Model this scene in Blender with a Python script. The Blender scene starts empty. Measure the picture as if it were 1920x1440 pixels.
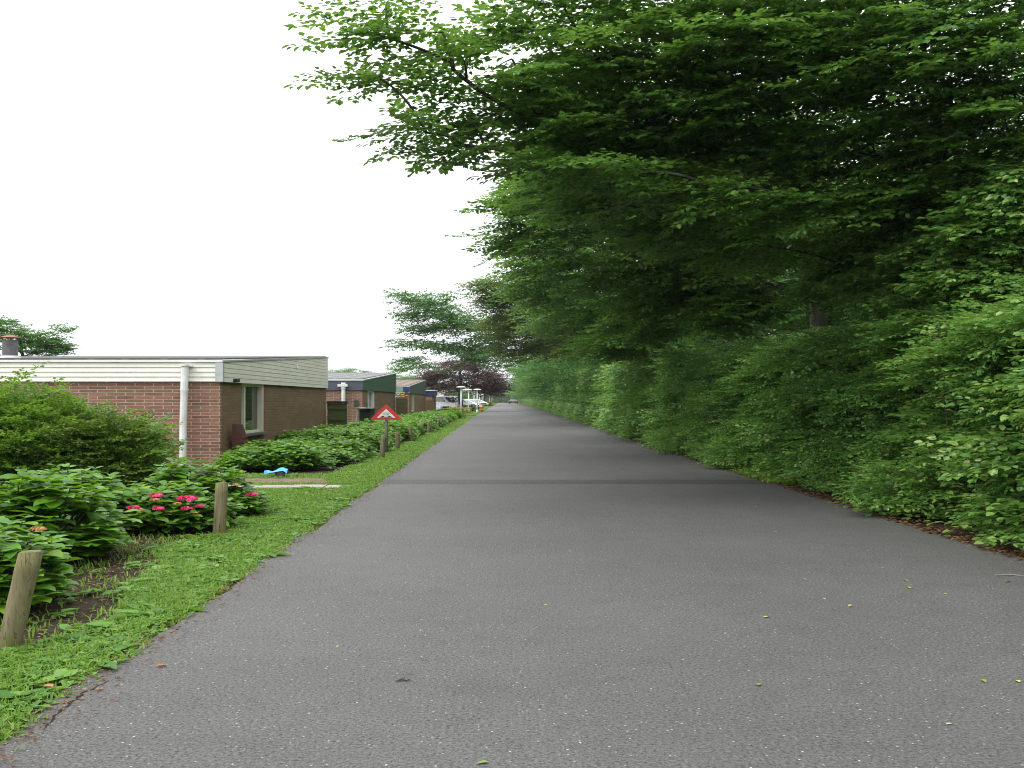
import bpy, math, random
import numpy as np
R = random.Random(7)
NP = np.random.RandomState(11)
sc = bpy.context.scene
COL = sc.collection
PI = math.pi
# Everything is measured in photo proportions: plan lengths are 16/9 of the heights.
S = 16.0 / 9.0
FX, FZ, VX, VY, H = 2070.0, 1165.0, 948.0, 748.0, 1.6

def U(px, py, d):                       # a point of the place measured off the photograph at distance d
    return ((px - VX) * d / FX, d, H + (VY - py) * d / FZ)

# ------------------------------------------------------------------ materials
def new_mat(name):
    m = bpy.data.materials.new(name); m.use_nodes = True
    nt = m.node_tree; nt.nodes.clear()
    out = nt.nodes.new('ShaderNodeOutputMaterial')
    return m, nt, out

def nd(nt, typ, **kw):
    n = nt.nodes.new('ShaderNode' + typ)
    for k, v in kw.items():
        if k.startswith('_'): setattr(n, k[1:], v)
        else: n.inputs[k.replace('__', ' ')].default_value = v
    return n

def ramp(nt, stops, interp='LINEAR'):
    n = nt.nodes.new('ShaderNodeValToRGB'); cr = n.color_ramp; cr.interpolation = interp
    while len(cr.elements) < len(stops): cr.elements.new(0.5)
    for e, (p, c) in zip(cr.elements, stops):
        e.position = p; e.color = (c[0], c[1], c[2], 1) if len(c) == 3 else c
    return n

def noise(nt, vec, scale, detail=4.0, rough=0.6, dist=0.0):
    n = nd(nt, 'TexNoise', Scale=scale, Detail=detail, Roughness=rough, Distortion=dist)
    nt.links.new(vec, n.inputs['Vector']); return n

def mixc(nt, fac, a, b, mode='MIX'):
    n = nt.nodes.new('ShaderNodeMix'); n.data_type = 'RGBA'; n.blend_type = mode
    for sock, v in ((n.inputs[0], fac), (n.inputs[6], a), (n.inputs[7], b)):
        if isinstance(v, (int, float)): sock.default_value = v
        elif isinstance(v, tuple): sock.default_value = (v[0], v[1], v[2], 1)
        else: nt.links.new(v, sock)
    return n.outputs[2]

def principled(nt, out, color, rough=0.7, spec=0.3, metal=0.0, bump=None, bstr=0.3, bdist=0.01, sheen=0.0):
    p = nd(nt, 'BsdfPrincipled', Roughness=rough, Metallic=metal)
    if sheen: p.inputs['Sheen Weight'].default_value = sheen; p.inputs['Sheen Roughness'].default_value = .55
    p.inputs['Specular IOR Level'].default_value = spec
    if isinstance(color, tuple): p.inputs['Base Color'].default_value = (*color, 1)
    else: nt.links.new(color, p.inputs['Base Color'])
    if bump is not None:
        b = nd(nt, 'Bump', Strength=bstr, Distance=bdist)
        nt.links.new(bump, b.inputs['Height']); nt.links.new(b.outputs[0], p.inputs['Normal'])
    nt.links.new(p.outputs[0], out.inputs[0])
    return p

def coord(nt, which='Object'):
    return nt.nodes.new('ShaderNodeTexCoord').outputs[which]

def plain(name, c, rough=0.6, spec=0.3, metal=0.0, var=0.15, scale=6.0, bstr=0.1):
    m, nt, out = new_mat(name)
    v = coord(nt)
    n = noise(nt, v, scale, 5)
    r = ramp(nt, [(0.25, tuple(x * (1 - var) for x in c)), (0.75, tuple(min(1, x * (1 + var)) for x in c))])
    nt.links.new(n.outputs[0], r.inputs[0])
    principled(nt, out, r.outputs[0], rough, spec, metal, n.outputs[0], bstr)
    return m

def leaf_mat(name, cols, trans=(0.25, 0.42, 0.03), tfac=0.4, rough=0.42, spec=0.35, clump=0.5):
    m, nt, out = new_mat(name)
    g = nt.nodes.new('ShaderNodeNewGeometry')
    n = noise(nt, g.outputs['Position'], clump, 2)
    ad = nd(nt, 'Math', _operation='MULTIPLY_ADD'); ad.inputs[1].default_value = 0.62
    nt.links.new(g.outputs['Random Per Island'], ad.inputs[0])
    m2 = nd(nt, 'Math', _operation='MULTIPLY'); m2.inputs[1].default_value = 0.42
    nt.links.new(n.outputs[0], m2.inputs[0]); nt.links.new(m2.outputs[0], ad.inputs[2])
    k = len(cols)
    r = ramp(nt, [(0.08 + 0.84 * i / (k - 1), c) for i, c in enumerate(cols)])
    nt.links.new(ad.outputs[0], r.inputs[0])
    p = nd(nt, 'BsdfPrincipled', Roughness=rough); p.inputs['Specular IOR Level'].default_value = spec
    nt.links.new(r.outputs[0], p.inputs['Base Color'])
    t = nd(nt, 'BsdfTranslucent')
    tc = mixc(nt, 0.6, r.outputs[0], tuple(trans))
    nt.links.new(tc, t.inputs['Color'])
    mx = nd(nt, 'MixShader'); mx.inputs[0].default_value = tfac
    nt.links.new(p.outputs[0], mx.inputs[1]); nt.links.new(t.outputs[0], mx.inputs[2])
    nt.links.new(mx.outputs[0], out.inputs[0])
    return m

def asphalt_mat(name, dark=1.0):
    m, nt, out = new_mat(name)
    v = coord(nt)
    big = noise(nt, v, 0.35, 5, 0.6)
    mid = noise(nt, v, 3.2, 6, 0.7)
    fine = noise(nt, v, 48, 5, 0.8)
    gr = nd(nt, 'TexVoronoi', Scale=85.0); nt.links.new(v, gr.inputs['Vector'])
    sp = nd(nt, 'TexVoronoi', Scale=46.0); nt.links.new(v, sp.inputs['Vector'])
    rb = ramp(nt, [(0.3, (0.088, 0.087, 0.085)), (0.7, (0.112, 0.110, 0.107))]); nt.links.new(big.outputs[0], rb.inputs[0])
    rm = ramp(nt, [(0.25, (0.78, 0.78, 0.78)), (0.5, (1, 1, 1)), (0.8, (1.03, 1.03, 1.02))]); nt.links.new(mid.outputs[0], rm.inputs[0])
    c = mixc(nt, 0.85, rb.outputs[0], rm.outputs[0], 'MULTIPLY')
    rf = ramp(nt, [(0.32, (0.10, 0.10, 0.10)), (0.47, (0.9, 0.9, 0.9)), (0.55, (1.05, 1.05, 1.05)), (0.70, (1.9, 1.9, 1.9))]); nt.links.new(fine.outputs[0], rf.inputs[0])  # grain tones; the dark end paints in the crevices' self-shadow
    c = mixc(nt, 0.95, c, rf.outputs[0], 'MULTIPLY')
    # pale chips of aggregate: a few cells, only their centres
    sel = ramp(nt, [(0.945, (0, 0, 0)), (0.95, (1, 1, 1))], 'CONSTANT')
    sep = nd(nt, 'SeparateColor'); nt.links.new(sp.outputs['Color'], sep.inputs[0]); nt.links.new(sep.outputs[0], sel.inputs[0])
    cen = ramp(nt, [(0.0, (1, 1, 1)), (0.22, (1, 1, 1)), (0.30, (0, 0, 0))]); nt.links.new(sp.outputs['Distance'], cen.inputs[0])
    chip = nd(nt, 'Math', _operation='MULTIPLY'); nt.links.new(sel.outputs[0], chip.inputs[0]); nt.links.new(cen.outputs[0], chip.inputs[1])
    cc = ramp(nt, [(0.2, (0.36, 0.33, 0.30)), (0.6, (0.55, 0.55, 0.55)), (0.9, (0.30, 0.24, 0.20))]); nt.links.new(sep.outputs[1], cc.inputs[0])
    c = mixc(nt, chip.outputs[0], c, cc.outputs[0])
    # oil and wear stains
    st = noise(nt, v, 1.1, 3, 0.5, 0.6)
    rs = ramp(nt, [(0.66, (1, 1, 1)), (0.80, (0.72, 0.71, 0.70))]); nt.links.new(st.outputs[0], rs.inputs[0])
    c = mixc(nt, 0.8, c, rs.outputs[0], 'MULTIPLY')
    st2 = noise(nt, v, 4.5, 3, 0.5, 0.3)
    rs2 = ramp(nt, [(0.68, (1, 1, 1)), (0.76, (0.6, 0.6, 0.6))]); nt.links.new(st2.outputs[0], rs2.inputs[0])
    c = mixc(nt, 0.7, c, rs2.outputs[0], 'MULTIPLY')
    if dark != 1.0: c = mixc(nt, 1.0, c, (dark, dark, dark), 'MULTIPLY')
    add = nd(nt, 'Math', _operation='ADD'); nt.links.new(fine.outputs[0], add.inputs[0]); nt.links.new(gr.outputs['Distance'], add.inputs[1])
    p = principled(nt, out, c, 0.62, 0.5, 0, add.outputs[0], 0.55, 0.010, 0.02)
    cav = ramp(nt, [(0.36, (0.02, 0.02, 0.02)), (0.52, (0.24, 0.24, 0.24)), (0.7, (0.55, 0.55, 0.55))]); nt.links.new(fine.outputs[0], cav.inputs[0])  # specular lowered in the crevices to imitate their occlusion
    nt.links.new(cav.outputs[0], p.inputs['Specular IOR Level'])
    return m

def brick_mat(name, c1, c2, mortar, moss=0.0, mosscol=(0.07, 0.06, 0.03)):
    m, nt, out = new_mat(name)
    uv = coord(nt, 'UV')
    wob = noise(nt, uv, 3.0, 2)
    wv = nd(nt, 'VectorMath', _operation='MULTIPLY_ADD')
    nt.links.new(wob.outputs['Color'], wv.inputs[0]); wv.inputs[1].default_value = (0.012, 0.012, 0); nt.links.new(uv, wv.inputs[2])
    b = nt.nodes.new('ShaderNodeTexBrick'); b.offset = 0.5; b.squash = 1
    b.inputs['Scale'].default_value = 1.0; b.inputs['Brick Width'].default_value = 0.26; b.inputs['Row Height'].default_value = 0.08
    b.inputs['Mortar Size'].default_value = 0.0098; b.inputs['Mortar Smooth'].default_value = 0.3; b.inputs['Bias'].default_value = -0.1
    b.inputs['Color1'].default_value = (*c1, 1); b.inputs['Color2'].default_value = (*c2, 1); b.inputs['Mortar'].default_value = (*mortar, 1)
    nt.links.new(wv.outputs[0], b.inputs['Vector'])
    n = noise(nt, uv, 22, 6, 0.7)
    r = ramp(nt, [(0.25, (0.55, 0.55, 0.55)), (0.7, (1.2, 1.2, 1.2))]); nt.links.new(n.outputs[0], r.inputs[0])
    c = mixc(nt, 0.8, b.outputs[0], r.outputs[0], 'MULTIPLY')
    if moss:
        n2 = noise(nt, uv, 1.6, 6, 0.7)
        r2 = ramp(nt, [(0.35, (0, 0, 0)), (0.65, (moss, moss, moss))]); nt.links.new(n2.outputs[0], r2.inputs[0])
        c = mixc(nt, r2.outputs[0], c, mosscol)
    hb = nd(nt, 'Math', _operation='MULTIPLY_ADD'); nt.links.new(n.outputs[0], hb.inputs[0]); hb.inputs[1].default_value = 0.6
    inv = nd(nt, 'Math', _operation='SUBTRACT'); inv.inputs[0].default_value = 1.0; nt.links.new(b.outputs['Fac'], inv.inputs[1]); nt.links.new(inv.outputs[0], hb.inputs[2])
    principled(nt, out, c, 0.88, 0.2, 0, hb.outputs[0], 0.9, 0.02)
    return m

def streaky(name, c, dirt, amount=0.5, rough=0.55, sx=18.0, sz=1.6, spec=0.3, uvk='UV', bstr=0.1):
    m, nt, out = new_mat(name)
    uv = coord(nt, uvk)
    mp = nd(nt, 'Mapping'); mp.inputs['Scale'].default_value = (sx, sz, sx); nt.links.new(uv, mp.inputs['Vector'])
    n = noise(nt, mp.outputs[0], 1.0, 6, 0.65)
    n2 = noise(nt, uv, 2.2, 5, 0.6)
    mul = nd(nt, 'Math', _operation='MULTIPLY'); nt.links.new(n.outputs[0], mul.inputs[0]); nt.links.new(n2.outputs[0], mul.inputs[1])
    r = ramp(nt, [(0.15, (0, 0, 0)), (0.42, (amount, amount, amount))]); nt.links.new(mul.outputs[0], r.inputs[0])
    col = mixc(nt, r.outputs[0], tuple(c), tuple(dirt))
    principled(nt, out, col, rough, spec, 0, n.outputs[0], bstr)
    return m

def ground_mat(name, cols, s1=1.2, s2=30.0, bd=0.03):
    m, nt, out = new_mat(name)
    v = coord(nt)
    a = noise(nt, v, s1, 5, 0.65); b = noise(nt, v, s2, 5, 0.7)
    ad = nd(nt, 'Math', _operation='MULTIPLY_ADD'); nt.links.new(b.outputs[0], ad.inputs[0]); ad.inputs[1].default_value = 0.55
    mu = nd(nt, 'Math', _operation='MULTIPLY'); nt.links.new(a.outputs[0], mu.inputs[0]); mu.inputs[1].default_value = 0.45; nt.links.new(mu.outputs[0], ad.inputs[2])
    k = len(cols)
    r = ramp(nt, [(0.32 + 0.36 * i / (k - 1), c) for i, c in enumerate(cols)]); nt.links.new(ad.outputs[0], r.inputs[0])
    principled(nt, out, r.outputs[0], 0.95, 0.1, 0, b.outputs[0], 1.0, bd)
    return m

M = {}
M['asphalt'] = asphalt_mat('asphalt')
M['tar'] = asphalt_mat('tar_seam', 0.66)
M['bark'] = ground_mat('bark', [(0.03, 0.026, 0.022), (0.075, 0.068, 0.058), (0.13, 0.12, 0.10)], 3, 16, 0.02)
M['soil'] = ground_mat('soil', [(0.018, 0.013, 0.009), (0.045, 0.034, 0.024), (0.09, 0.07, 0.05)], 2.0, 24)
M['dirt'] = ground_mat('dirt', [(0.11, 0.075, 0.05), (0.20, 0.15, 0.11), (0.30, 0.25, 0.19)], 1.5, 18)
M['lawn'] = ground_mat('lawn', [(0.035, 0.035, 0.015), (0.05, 0.085, 0.02), (0.09, 0.15, 0.03)], 1.2, 26)
M['field'] = ground_mat('field', [(0.04, 0.06, 0.02), (0.06, 0.10, 0.03), (0.09, 0.13, 0.04)], 0.2, 4)
M['slab'] = ground_mat('paving_slab', [(0.26, 0.24, 0.20), (0.36, 0.34, 0.29), (0.46, 0.43, 0.37)], 1.0, 14, 0.01)
M['grass'] = leaf_mat('grass_blade', [(0.06, 0.145, 0.018), (0.105, 0.225, 0.03), (0.165, 0.31, 0.045), (0.30, 0.37, 0.09)], (0.35, 0.58, 0.05), 0.38, 0.5, 0.25, 1.5)
M['weed'] = leaf_mat('weed_leaf', [(0.045, 0.125, 0.018), (0.075, 0.195, 0.03), (0.13, 0.285, 0.045), (0.21, 0.35, 0.07)], (0.3, 0.55, 0.05), 0.32, 0.5, 0.25, 1.2)
M['litter'] = leaf_mat('dead_leaf', [(0.05, 0.022, 0.012), (0.12, 0.05, 0.024), (0.20, 0.10, 0.05), (0.28, 0.18, 0.09)], (0.2, 0.1, 0.03), 0.1, 0.7, 0.2, 2.0)
M['elm'] = leaf_mat('elm_leaf', [(0.026, 0.082, 0.020), (0.048, 0.138, 0.029), (0.078, 0.19, 0.036), (0.125, 0.255, 0.042), (0.205, 0.35, 0.055)], (0.23, 0.43, 0.05), 0.40, 0.34, 0.48, 0.5)
M['elm_far'] = leaf_mat('wood_leaf', [(0.03, 0.09, 0.026), (0.055, 0.15, 0.038), (0.085, 0.20, 0.05), (0.13, 0.26, 0.062)], (0.2, 0.42, 0.06), 0.4, 0.45, 0.3, 0.35)
M['beech'] = leaf_mat('beech_leaf', [(0.04, 0.065, 0.02), (0.055, 0.10, 0.026), (0.07, 0.125, 0.03), (0.12, 0.15, 0.04)], (0.25, 0.32, 0.04), 0.4, 0.45, 0.3, 0.35)
M['copper'] = leaf_mat('copper_leaf', [(0.028, 0.014, 0.012), (0.055, 0.026, 0.022), (0.085, 0.042, 0.032), (0.11, 0.065, 0.04)], (0.22, 0.05, 0.05), 0.25, 0.42, 0.4, 0.4)
M['hedge'] = leaf_mat('hedge_leaf', [(0.034, 0.115, 0.028), (0.076, 0.212, 0.048), (0.138, 0.30, 0.066), (0.235, 0.395, 0.085), (0.37, 0.40, 0.14)], (0.27, 0.50, 0.08), 0.36, 0.31, 0.6, 0.45)
M['hydr'] = leaf_mat('hydrangea_leaf', [(0.03, 0.10, 0.008), (0.062, 0.185, 0.012), (0.11, 0.275, 0.018), (0.25, 0.42, 0.03)], (0.28, 0.52, 0.02), 0.32, 0.45, 0.28, 0.9)
M['shrub'] = leaf_mat('shrub_leaf', [(0.035, 0.11, 0.014), (0.07, 0.185, 0.02), (0.13, 0.28, 0.028), (0.26, 0.42, 0.05)], (0.3, 0.48, 0.03), 0.4, 0.42, 0.35, 1.0)
M['olive'] = leaf_mat('olive_shrub_leaf', [(0.032, 0.09, 0.014), (0.065, 0.15, 0.02), (0.11, 0.215, 0.03), (0.20, 0.24, 0.045)], (0.25, 0.32, 0.03), 0.3, 0.42, 0.35, 1.4)
M['lowhedge'] = leaf_mat('clipped_hedge_leaf', [(0.10, 0.13, 0.02), (0.17, 0.20, 0.03), (0.26, 0.29, 0.05)], (0.4, 0.45, 0.04), 0.3, 0.5, 0.25, 0.6)
M['pink'] = leaf_mat('pink_petal', [(0.50, 0.015, 0.10), (0.66, 0.035, 0.17), (0.80, 0.12, 0.30)], (0.8, 0.1, 0.2), 0.25, 0.6, 0.2, 3)
M['fadedpink'] = leaf_mat('faded_petal', [(0.45, 0.10, 0.08), (0.55, 0.22, 0.12), (0.5, 0.45, 0.15)], (0.6, 0.3, 0.2), 0.25, 0.6, 0.2, 3)
M['brick'] = brick_mat('red_brick', (0.33, 0.160, 0.112), (0.19, 0.098, 0.074), (0.42, 0.36, 0.29))
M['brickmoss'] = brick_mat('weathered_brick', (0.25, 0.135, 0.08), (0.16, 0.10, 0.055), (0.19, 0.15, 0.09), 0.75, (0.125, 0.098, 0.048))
M['brickred2'] = brick_mat('dull_red_brick', (0.26, 0.09, 0.06), (0.19, 0.075, 0.05), (0.2, 0.15, 0.1), 0.3)
M['cream'] = streaky('cream_siding', (0.80, 0.79, 0.73), (0.52, 0.52, 0.45), 0.35)
M['creamgreen'] = streaky('greenish_cream_siding', (0.66, 0.66, 0.57), (0.46, 0.47, 0.37), 0.5, 0.6, 3.0, 3.0, 0.25, 'UV', 0.0)  # greener, duller cream than the front, for the side fascia
M['white'] = streaky('white_paint', (0.80, 0.80, 0.78), (0.55, 0.55, 0.50), 0.3)
M['pipe'] = streaky('weathered_white_pipe', (0.78, 0.79, 0.80), (0.34, 0.32, 0.24), 0.5, 0.45, 9, 2.0)
M['windowframe'] = streaky('cream_window_frame', (0.62, 0.60, 0.48), (0.38, 0.37, 0.28), 0.4)
M['sill'] = plain('sill_tile', (0.10, 0.09, 0.085), 0.6)
M['alu'] = plain('grey_trim', (0.48, 0.50, 0.51), 0.45, 0.5, 0.3)
M['greengrey'] = streaky('green_grey_trim', (0.30, 0.34, 0.30), (0.2, 0.23, 0.18), 0.4)
M['bluegrey'] = streaky('blue_grey_siding', (0.075, 0.085, 0.12), (0.05, 0.055, 0.075), 0.6, 0.45)
M['darkgreen'] = streaky('dark_green_panel', (0.022, 0.075, 0.038), (0.015, 0.05, 0.022), 0.7, 0.5)
M['teal'] = streaky('teal_green_boards', (0.035, 0.07, 0.06), (0.02, 0.045, 0.035), 0.6, 0.55)
M['palegreen'] = streaky('pale_green_siding', (0.24, 0.34, 0.26), (0.16, 0.24, 0.17), 0.5)
M['navy'] = streaky('navy_fascia', (0.03, 0.04, 0.14), (0.02, 0.025, 0.07), 0.6, 0.45)
M['blueplastic'] = plain('blue_plastic', (0.02, 0.06, 0.42), 0.4, 0.5)
M['bluebag'] = plain('light_blue_film', (0.03, 0.36, 0.85), 0.3, 0.5, 0, 0.25, 14, 0.4)
M['glass'] = plain('window_glass', (0.012, 0.016, 0.015), 0.04, 0.7, 0, 0.02, 3, 0.0)
M['blind'] = streaky('pale_blind', (0.45, 0.45, 0.43), (0.3, 0.3, 0.28), 0.4, 0.8, 60, 1)
M['carglass'] = plain('car_glass', (0.03, 0.04, 0.045), 0.05, 0.8, 0, 0.02, 3, 0.0)
M['rubber'] = plain('rubber', (0.02, 0.02, 0.02), 0.85)
M['chrome'] = plain('bright_metal', (0.6, 0.61, 0.62), 0.25, 0.5, 0.8)
M['lens'] = plain('headlamp_lens', (0.55, 0.58, 0.60), 0.15, 0.7)
M['redlens'] = plain('tail_lamp_lens', (0.35, 0.02, 0.02), 0.2, 0.6)
M['vanwhite'] = plain('white_car_paint', (0.80, 0.81, 0.82), 0.22, 0.5, 0, 0.03, 2, 0)
M['carsilver'] = plain('silver_car_paint', (0.42, 0.44, 0.47), 0.28, 0.5, 0.4, 0.04, 2, 0)
M['carblue'] = plain('blue_car_paint', (0.03, 0.06, 0.16), 0.25, 0.5, 0.2, 0.04, 2, 0)
M['cargrey'] = plain('dark_car_paint', (0.035, 0.037, 0.042), 0.25, 0.5, 0.2, 0.04, 2, 0)
M['lampwhite'] = streaky('lamp_white', (0.74, 0.75, 0.74), (0.5, 0.5, 0.46), 0.4, 0.4, 6, 3)
M['galv'] = plain('galvanised_steel', (0.33, 0.36, 0.39), 0.45, 0.5, 0.5)
M['signred'] = plain('sign_red', (0.48, 0.035, 0.02), 0.4, 0.4, 0, 0.12, 5, 0)
M['signwhite'] = streaky('sign_white', (0.72, 0.72, 0.72), (0.5, 0.52, 0.48), 0.4, 0.4, 12, 6)
M['black'] = plain('black_paint', (0.015, 0.015, 0.016), 0.6)
M['scrape'] = plain('greenish_scrawl', (0.26, 0.36, 0.31), 0.7)
M['hydrantred'] = plain('hydrant_red', (0.55, 0.06, 0.03), 0.4)
M['orange'] = plain('orange_band', (0.75, 0.25, 0.04), 0.5)
M['darkmetal'] = streaky('dark_flue_metal', (0.085, 0.09, 0.10), (0.30, 0.28, 0.26), 0.5, 0.6, 10, 10)
M['rust'] = plain('rusty_metal', (0.28, 0.13, 0.09), 0.8, 0.2, 0, 0.3, 12)
M['leadflash'] = plain('lead_flashing', (0.50, 0.49, 0.48), 0.6)
M['fencewood'] = streaky('algae_fence_board', (0.085, 0.10, 0.03), (0.04, 0.045, 0.015), 0.8, 0.85, 2.5, 24)
M['fencewood2'] = streaky('brown_fence_board', (0.17, 0.155, 0.07), (0.10, 0.10, 0.04), 0.7, 0.85, 2.5, 24)
M['darkwoodshade'] = plain('tarred_wood_and_shade', (0.02, 0.022, 0.024), 0.8)  # tarred cap rail, also the painted shade inside the bin shelter
M['oldwood'] = streaky('old_grey_wood', (0.30, 0.27, 0.22), (0.13, 0.12, 0.09), 0.7, 0.9, 20, 2)
M['redbrownwood'] = streaky('old_brown_wood', (0.10, 0.055, 0.04), (0.06, 0.04, 0.03), 0.8, 0.9, 20, 2)
M['redband'] = plain('red_band', (0.17, 0.03, 0.022), 0.6)
M['toywhite'] = plain('white_fabric', (0.7, 0.68, 0.64), 0.9)
M['toyyellow'] = plain('yellow_fabric', (0.62, 0.52, 0.12), 0.9)
M['toyorange'] = plain('orange_fabric', (0.75, 0.20, 0.05), 0.9)
M['concrete'] = plain('grey_concrete', (0.16, 0.165, 0.17), 0.9)

def felt_mat(name, c):
    m, nt, out = new_mat(name)
    uv = coord(nt, 'UV')
    n = noise(nt, uv, 3.0, 6, 0.7); n2 = noise(nt, uv, 60, 3)
    w = nd(nt, 'TexWave', Scale=0.62, Distortion=1.5); w.inputs['Detail'].default_value = 3; w.inputs['Detail Scale'].default_value = 1.5
    nt.links.new(uv, w.inputs['Vector'])
    rw = ramp(nt, [(0.86, (0, 0, 0)), (0.95, (0.45, 0.45, 0.45))]); nt.links.new(w.outputs[1], rw.inputs[0])
    r = ramp(nt, [(0.3, tuple(x * 0.75 for x in c)), (0.7, tuple(x * 1.25 for x in c))]); nt.links.new(n.outputs[0], r.inputs[0])
    col = mixc(nt, rw.outputs[0], r.outputs[0], tuple(min(1, x * 2.2) for x in c))
    principled(nt, out, col, 0.85, 0.25, 0, n2.outputs[0], 0.4)
    return m
M['felt'] = felt_mat('roof_felt', (0.09, 0.085, 0.085))
M['felt2'] = felt_mat('grey_roof_felt', (0.16, 0.16, 0.165))
M['felt3'] = felt_mat('brown_roof_felt', (0.17, 0.135, 0.11))

def post_mat():
    m, nt, out = new_mat('weathered_post')
    v = coord(nt)
    oi = nt.nodes.new('ShaderNodeObjectInfo')
    mp = nd(nt, 'Mapping'); mp.inputs['Scale'].default_value = (26, 26, 2.2); nt.links.new(v, mp.inputs['Vector'])
    n = noise(nt, mp.outputs[0], 1.0, 6, 0.65)
    a = noise(nt, v, 4.0, 5)
    base = ramp(nt, [(0.3, (0.10, 0.085, 0.05)), (0.55, (0.20, 0.17, 0.105)), (0.75, (0.27, 0.235, 0.16))]); nt.links.new(n.outputs[0], base.inputs[0])
    al = ramp(nt, [(0.42, (0, 0, 0)), (0.62, (0.75, 0.75, 0.75))]); nt.links.new(a.outputs[0], al.inputs[0])
    c = mixc(nt, al.outputs[0], base.outputs[0], (0.14, 0.15, 0.045))
    mp2 = nd(nt, 'Mapping'); mp2.inputs['Scale'].default_value = (34, 34, 1.3); nt.links.new(v, mp2.inputs['Vector'])
    ck = noise(nt, mp2.outputs[0], 1.0, 3, 0.5, .4); rc = ramp(nt, [(0.485, (1, 1, 1)), (0.5, (0.18, 0.17, 0.15)), (0.515, (1, 1, 1))]); nt.links.new(ck.outputs[0], rc.inputs[0])
    c = mixc(nt, 0.85, c, rc.outputs[0], 'MULTIPLY')
    principled(nt, out, c, 0.9, 0.15, 0, n.outputs[0], 0.5, 0.01)
    return m
M['post'] = post_mat()

# ------------------------------------------------------------------ mesh helpers (natural units in, photo proportions out)
def link(o, parent=None):
    COL.objects.link(o)
    if parent is not None: o.parent = parent
    return o

def set_uv(me, V, faces):
    uvl = me.uv_layers.new(name='UVMap')
    out = np.zeros((len(me.loops), 2), dtype=np.float32); k = 0
    for f in faces:
        p = V[list(f)]
        n = np.cross(p[1] - p[0], p[2] - p[0]); a = np.argmax(np.abs(n))
        if a == 0: q = p[:, [1, 2]]
        elif a == 1: q = p[:, [0, 2]]
        else: q = p[:, [0, 1]]
        out[k:k + len(f)] = q; k += len(f)
    uvl.data.foreach_set('uv', out.ravel())

class MB:
    def __init__(s): s.v = []; s.f = []; s.m = []; s.cur = 0
    def add(s, vs, fs):
        b = len(s.v); s.v += [tuple(map(float, v)) for v in vs]
        for f in fs: s.f.append(tuple(b + i for i in f)); s.m.append(s.cur)
    def box(s, x0, x1, y0, y1, z0, z1):
        s.add([(x0, y0, z0), (x1, y0, z0), (x1, y1, z0), (x0, y1, z0), (x0, y0, z1), (x1, y0, z1), (x1, y1, z1), (x0, y1, z1)],
              [(0, 3, 2, 1), (4, 5, 6, 7), (0, 1, 5, 4), (1, 2, 6, 5), (2, 3, 7, 6), (3, 0, 4, 7)])
    def prism_yz(s, poly, x0, x1):
        n = len(poly)
        s.add([(x0, y, z) for y, z in poly] + [(x1, y, z) for y, z in poly],
              [tuple(range(n))[::-1], tuple(range(n, 2 * n))] + [(i, (i + 1) % n, n + (i + 1) % n, n + i) for i in range(n)])
    def prism_xz(s, poly, y0, y1):
        n = len(poly)
        s.add([(x, y0, z) for x, z in poly] + [(x, y1, z) for x, z in poly],
              [tuple(range(n)), tuple(range(n, 2 * n))[::-1]] + [((i + 1) % n, i, n + i, n + (i + 1) % n) for i in range(n)])
    def lathe(s, prof, c=(0, 0, 0), n=16):
        b = len(s.v); vs = []; fs = []
        for r, z in prof:
            for i in range(n):
                a = 2 * PI * i / n; vs.append((c[0] + r * math.cos(a), c[1] + r * math.sin(a), c[2] + z))
        for k in range(len(prof) - 1):
            for i in range(n):
                j = (i + 1) % n; fs.append((k * n + i, k * n + j, (k + 1) * n + j, (k + 1) * n + i))
        fs.append(tuple(range(n))[::-1]); fs.append(tuple((len(prof) - 1) * n + i for i in range(n)))
        s.add(vs, fs)
    def tube(s, pts, rads, n=8):
        pts = [np.array(p, float) for p in pts]; vs = []; fs = []
        for k, p in enumerate(pts):
            t = pts[min(k + 1, len(pts) - 1)] - pts[max(k - 1, 0)]; t /= (np.linalg.norm(t) + 1e-9)
            u = np.cross(t, (0, 0, 1) if abs(t[2]) < 0.9 else (1, 0, 0)); u /= np.linalg.norm(u); w = np.cross(t, u)
            for i in range(n):
                a = 2 * PI * i / n; vs.append(p + rads[k] * (math.cos(a) * u + math.sin(a) * w))
        for k in range(len(pts) - 1):
            for i in range(n):
                j = (i + 1) % n; fs.append((k * n + i, (k + 1) * n + i, (k + 1) * n + j, k * n + j))
        fs.append(tuple(range(n))); fs.append(tuple((len(pts) - 1) * n + i for i in range(n))[::-1])
        s.add(vs, fs)
    def build(s, name, mat, parent=None, loc=(0, 0, 0), rz=0.0, smooth=False, uv=True):
        me = bpy.data.meshes.new(name); V = np.array(s.v)
        me.from_pydata([(x * S, y * S, z) for x, y, z in s.v], [], s.f)
        if uv: set_uv(me, V, s.f)
        mats = mat if isinstance(mat, (list, tuple)) else [mat]
        for m_ in mats: me.materials.append(m_)
        if len(mats) > 1: me.polygons.foreach_set('material_index', s.m)
        if smooth: me.polygons.foreach_set('use_smooth', [True] * len(me.polygons))
        me.update()
        o = bpy.data.objects.new(name, me); o.location = (loc[0] * S, loc[1] * S, loc[2]); o.rotation_euler.z = rz
        return link(o, parent)

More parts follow.
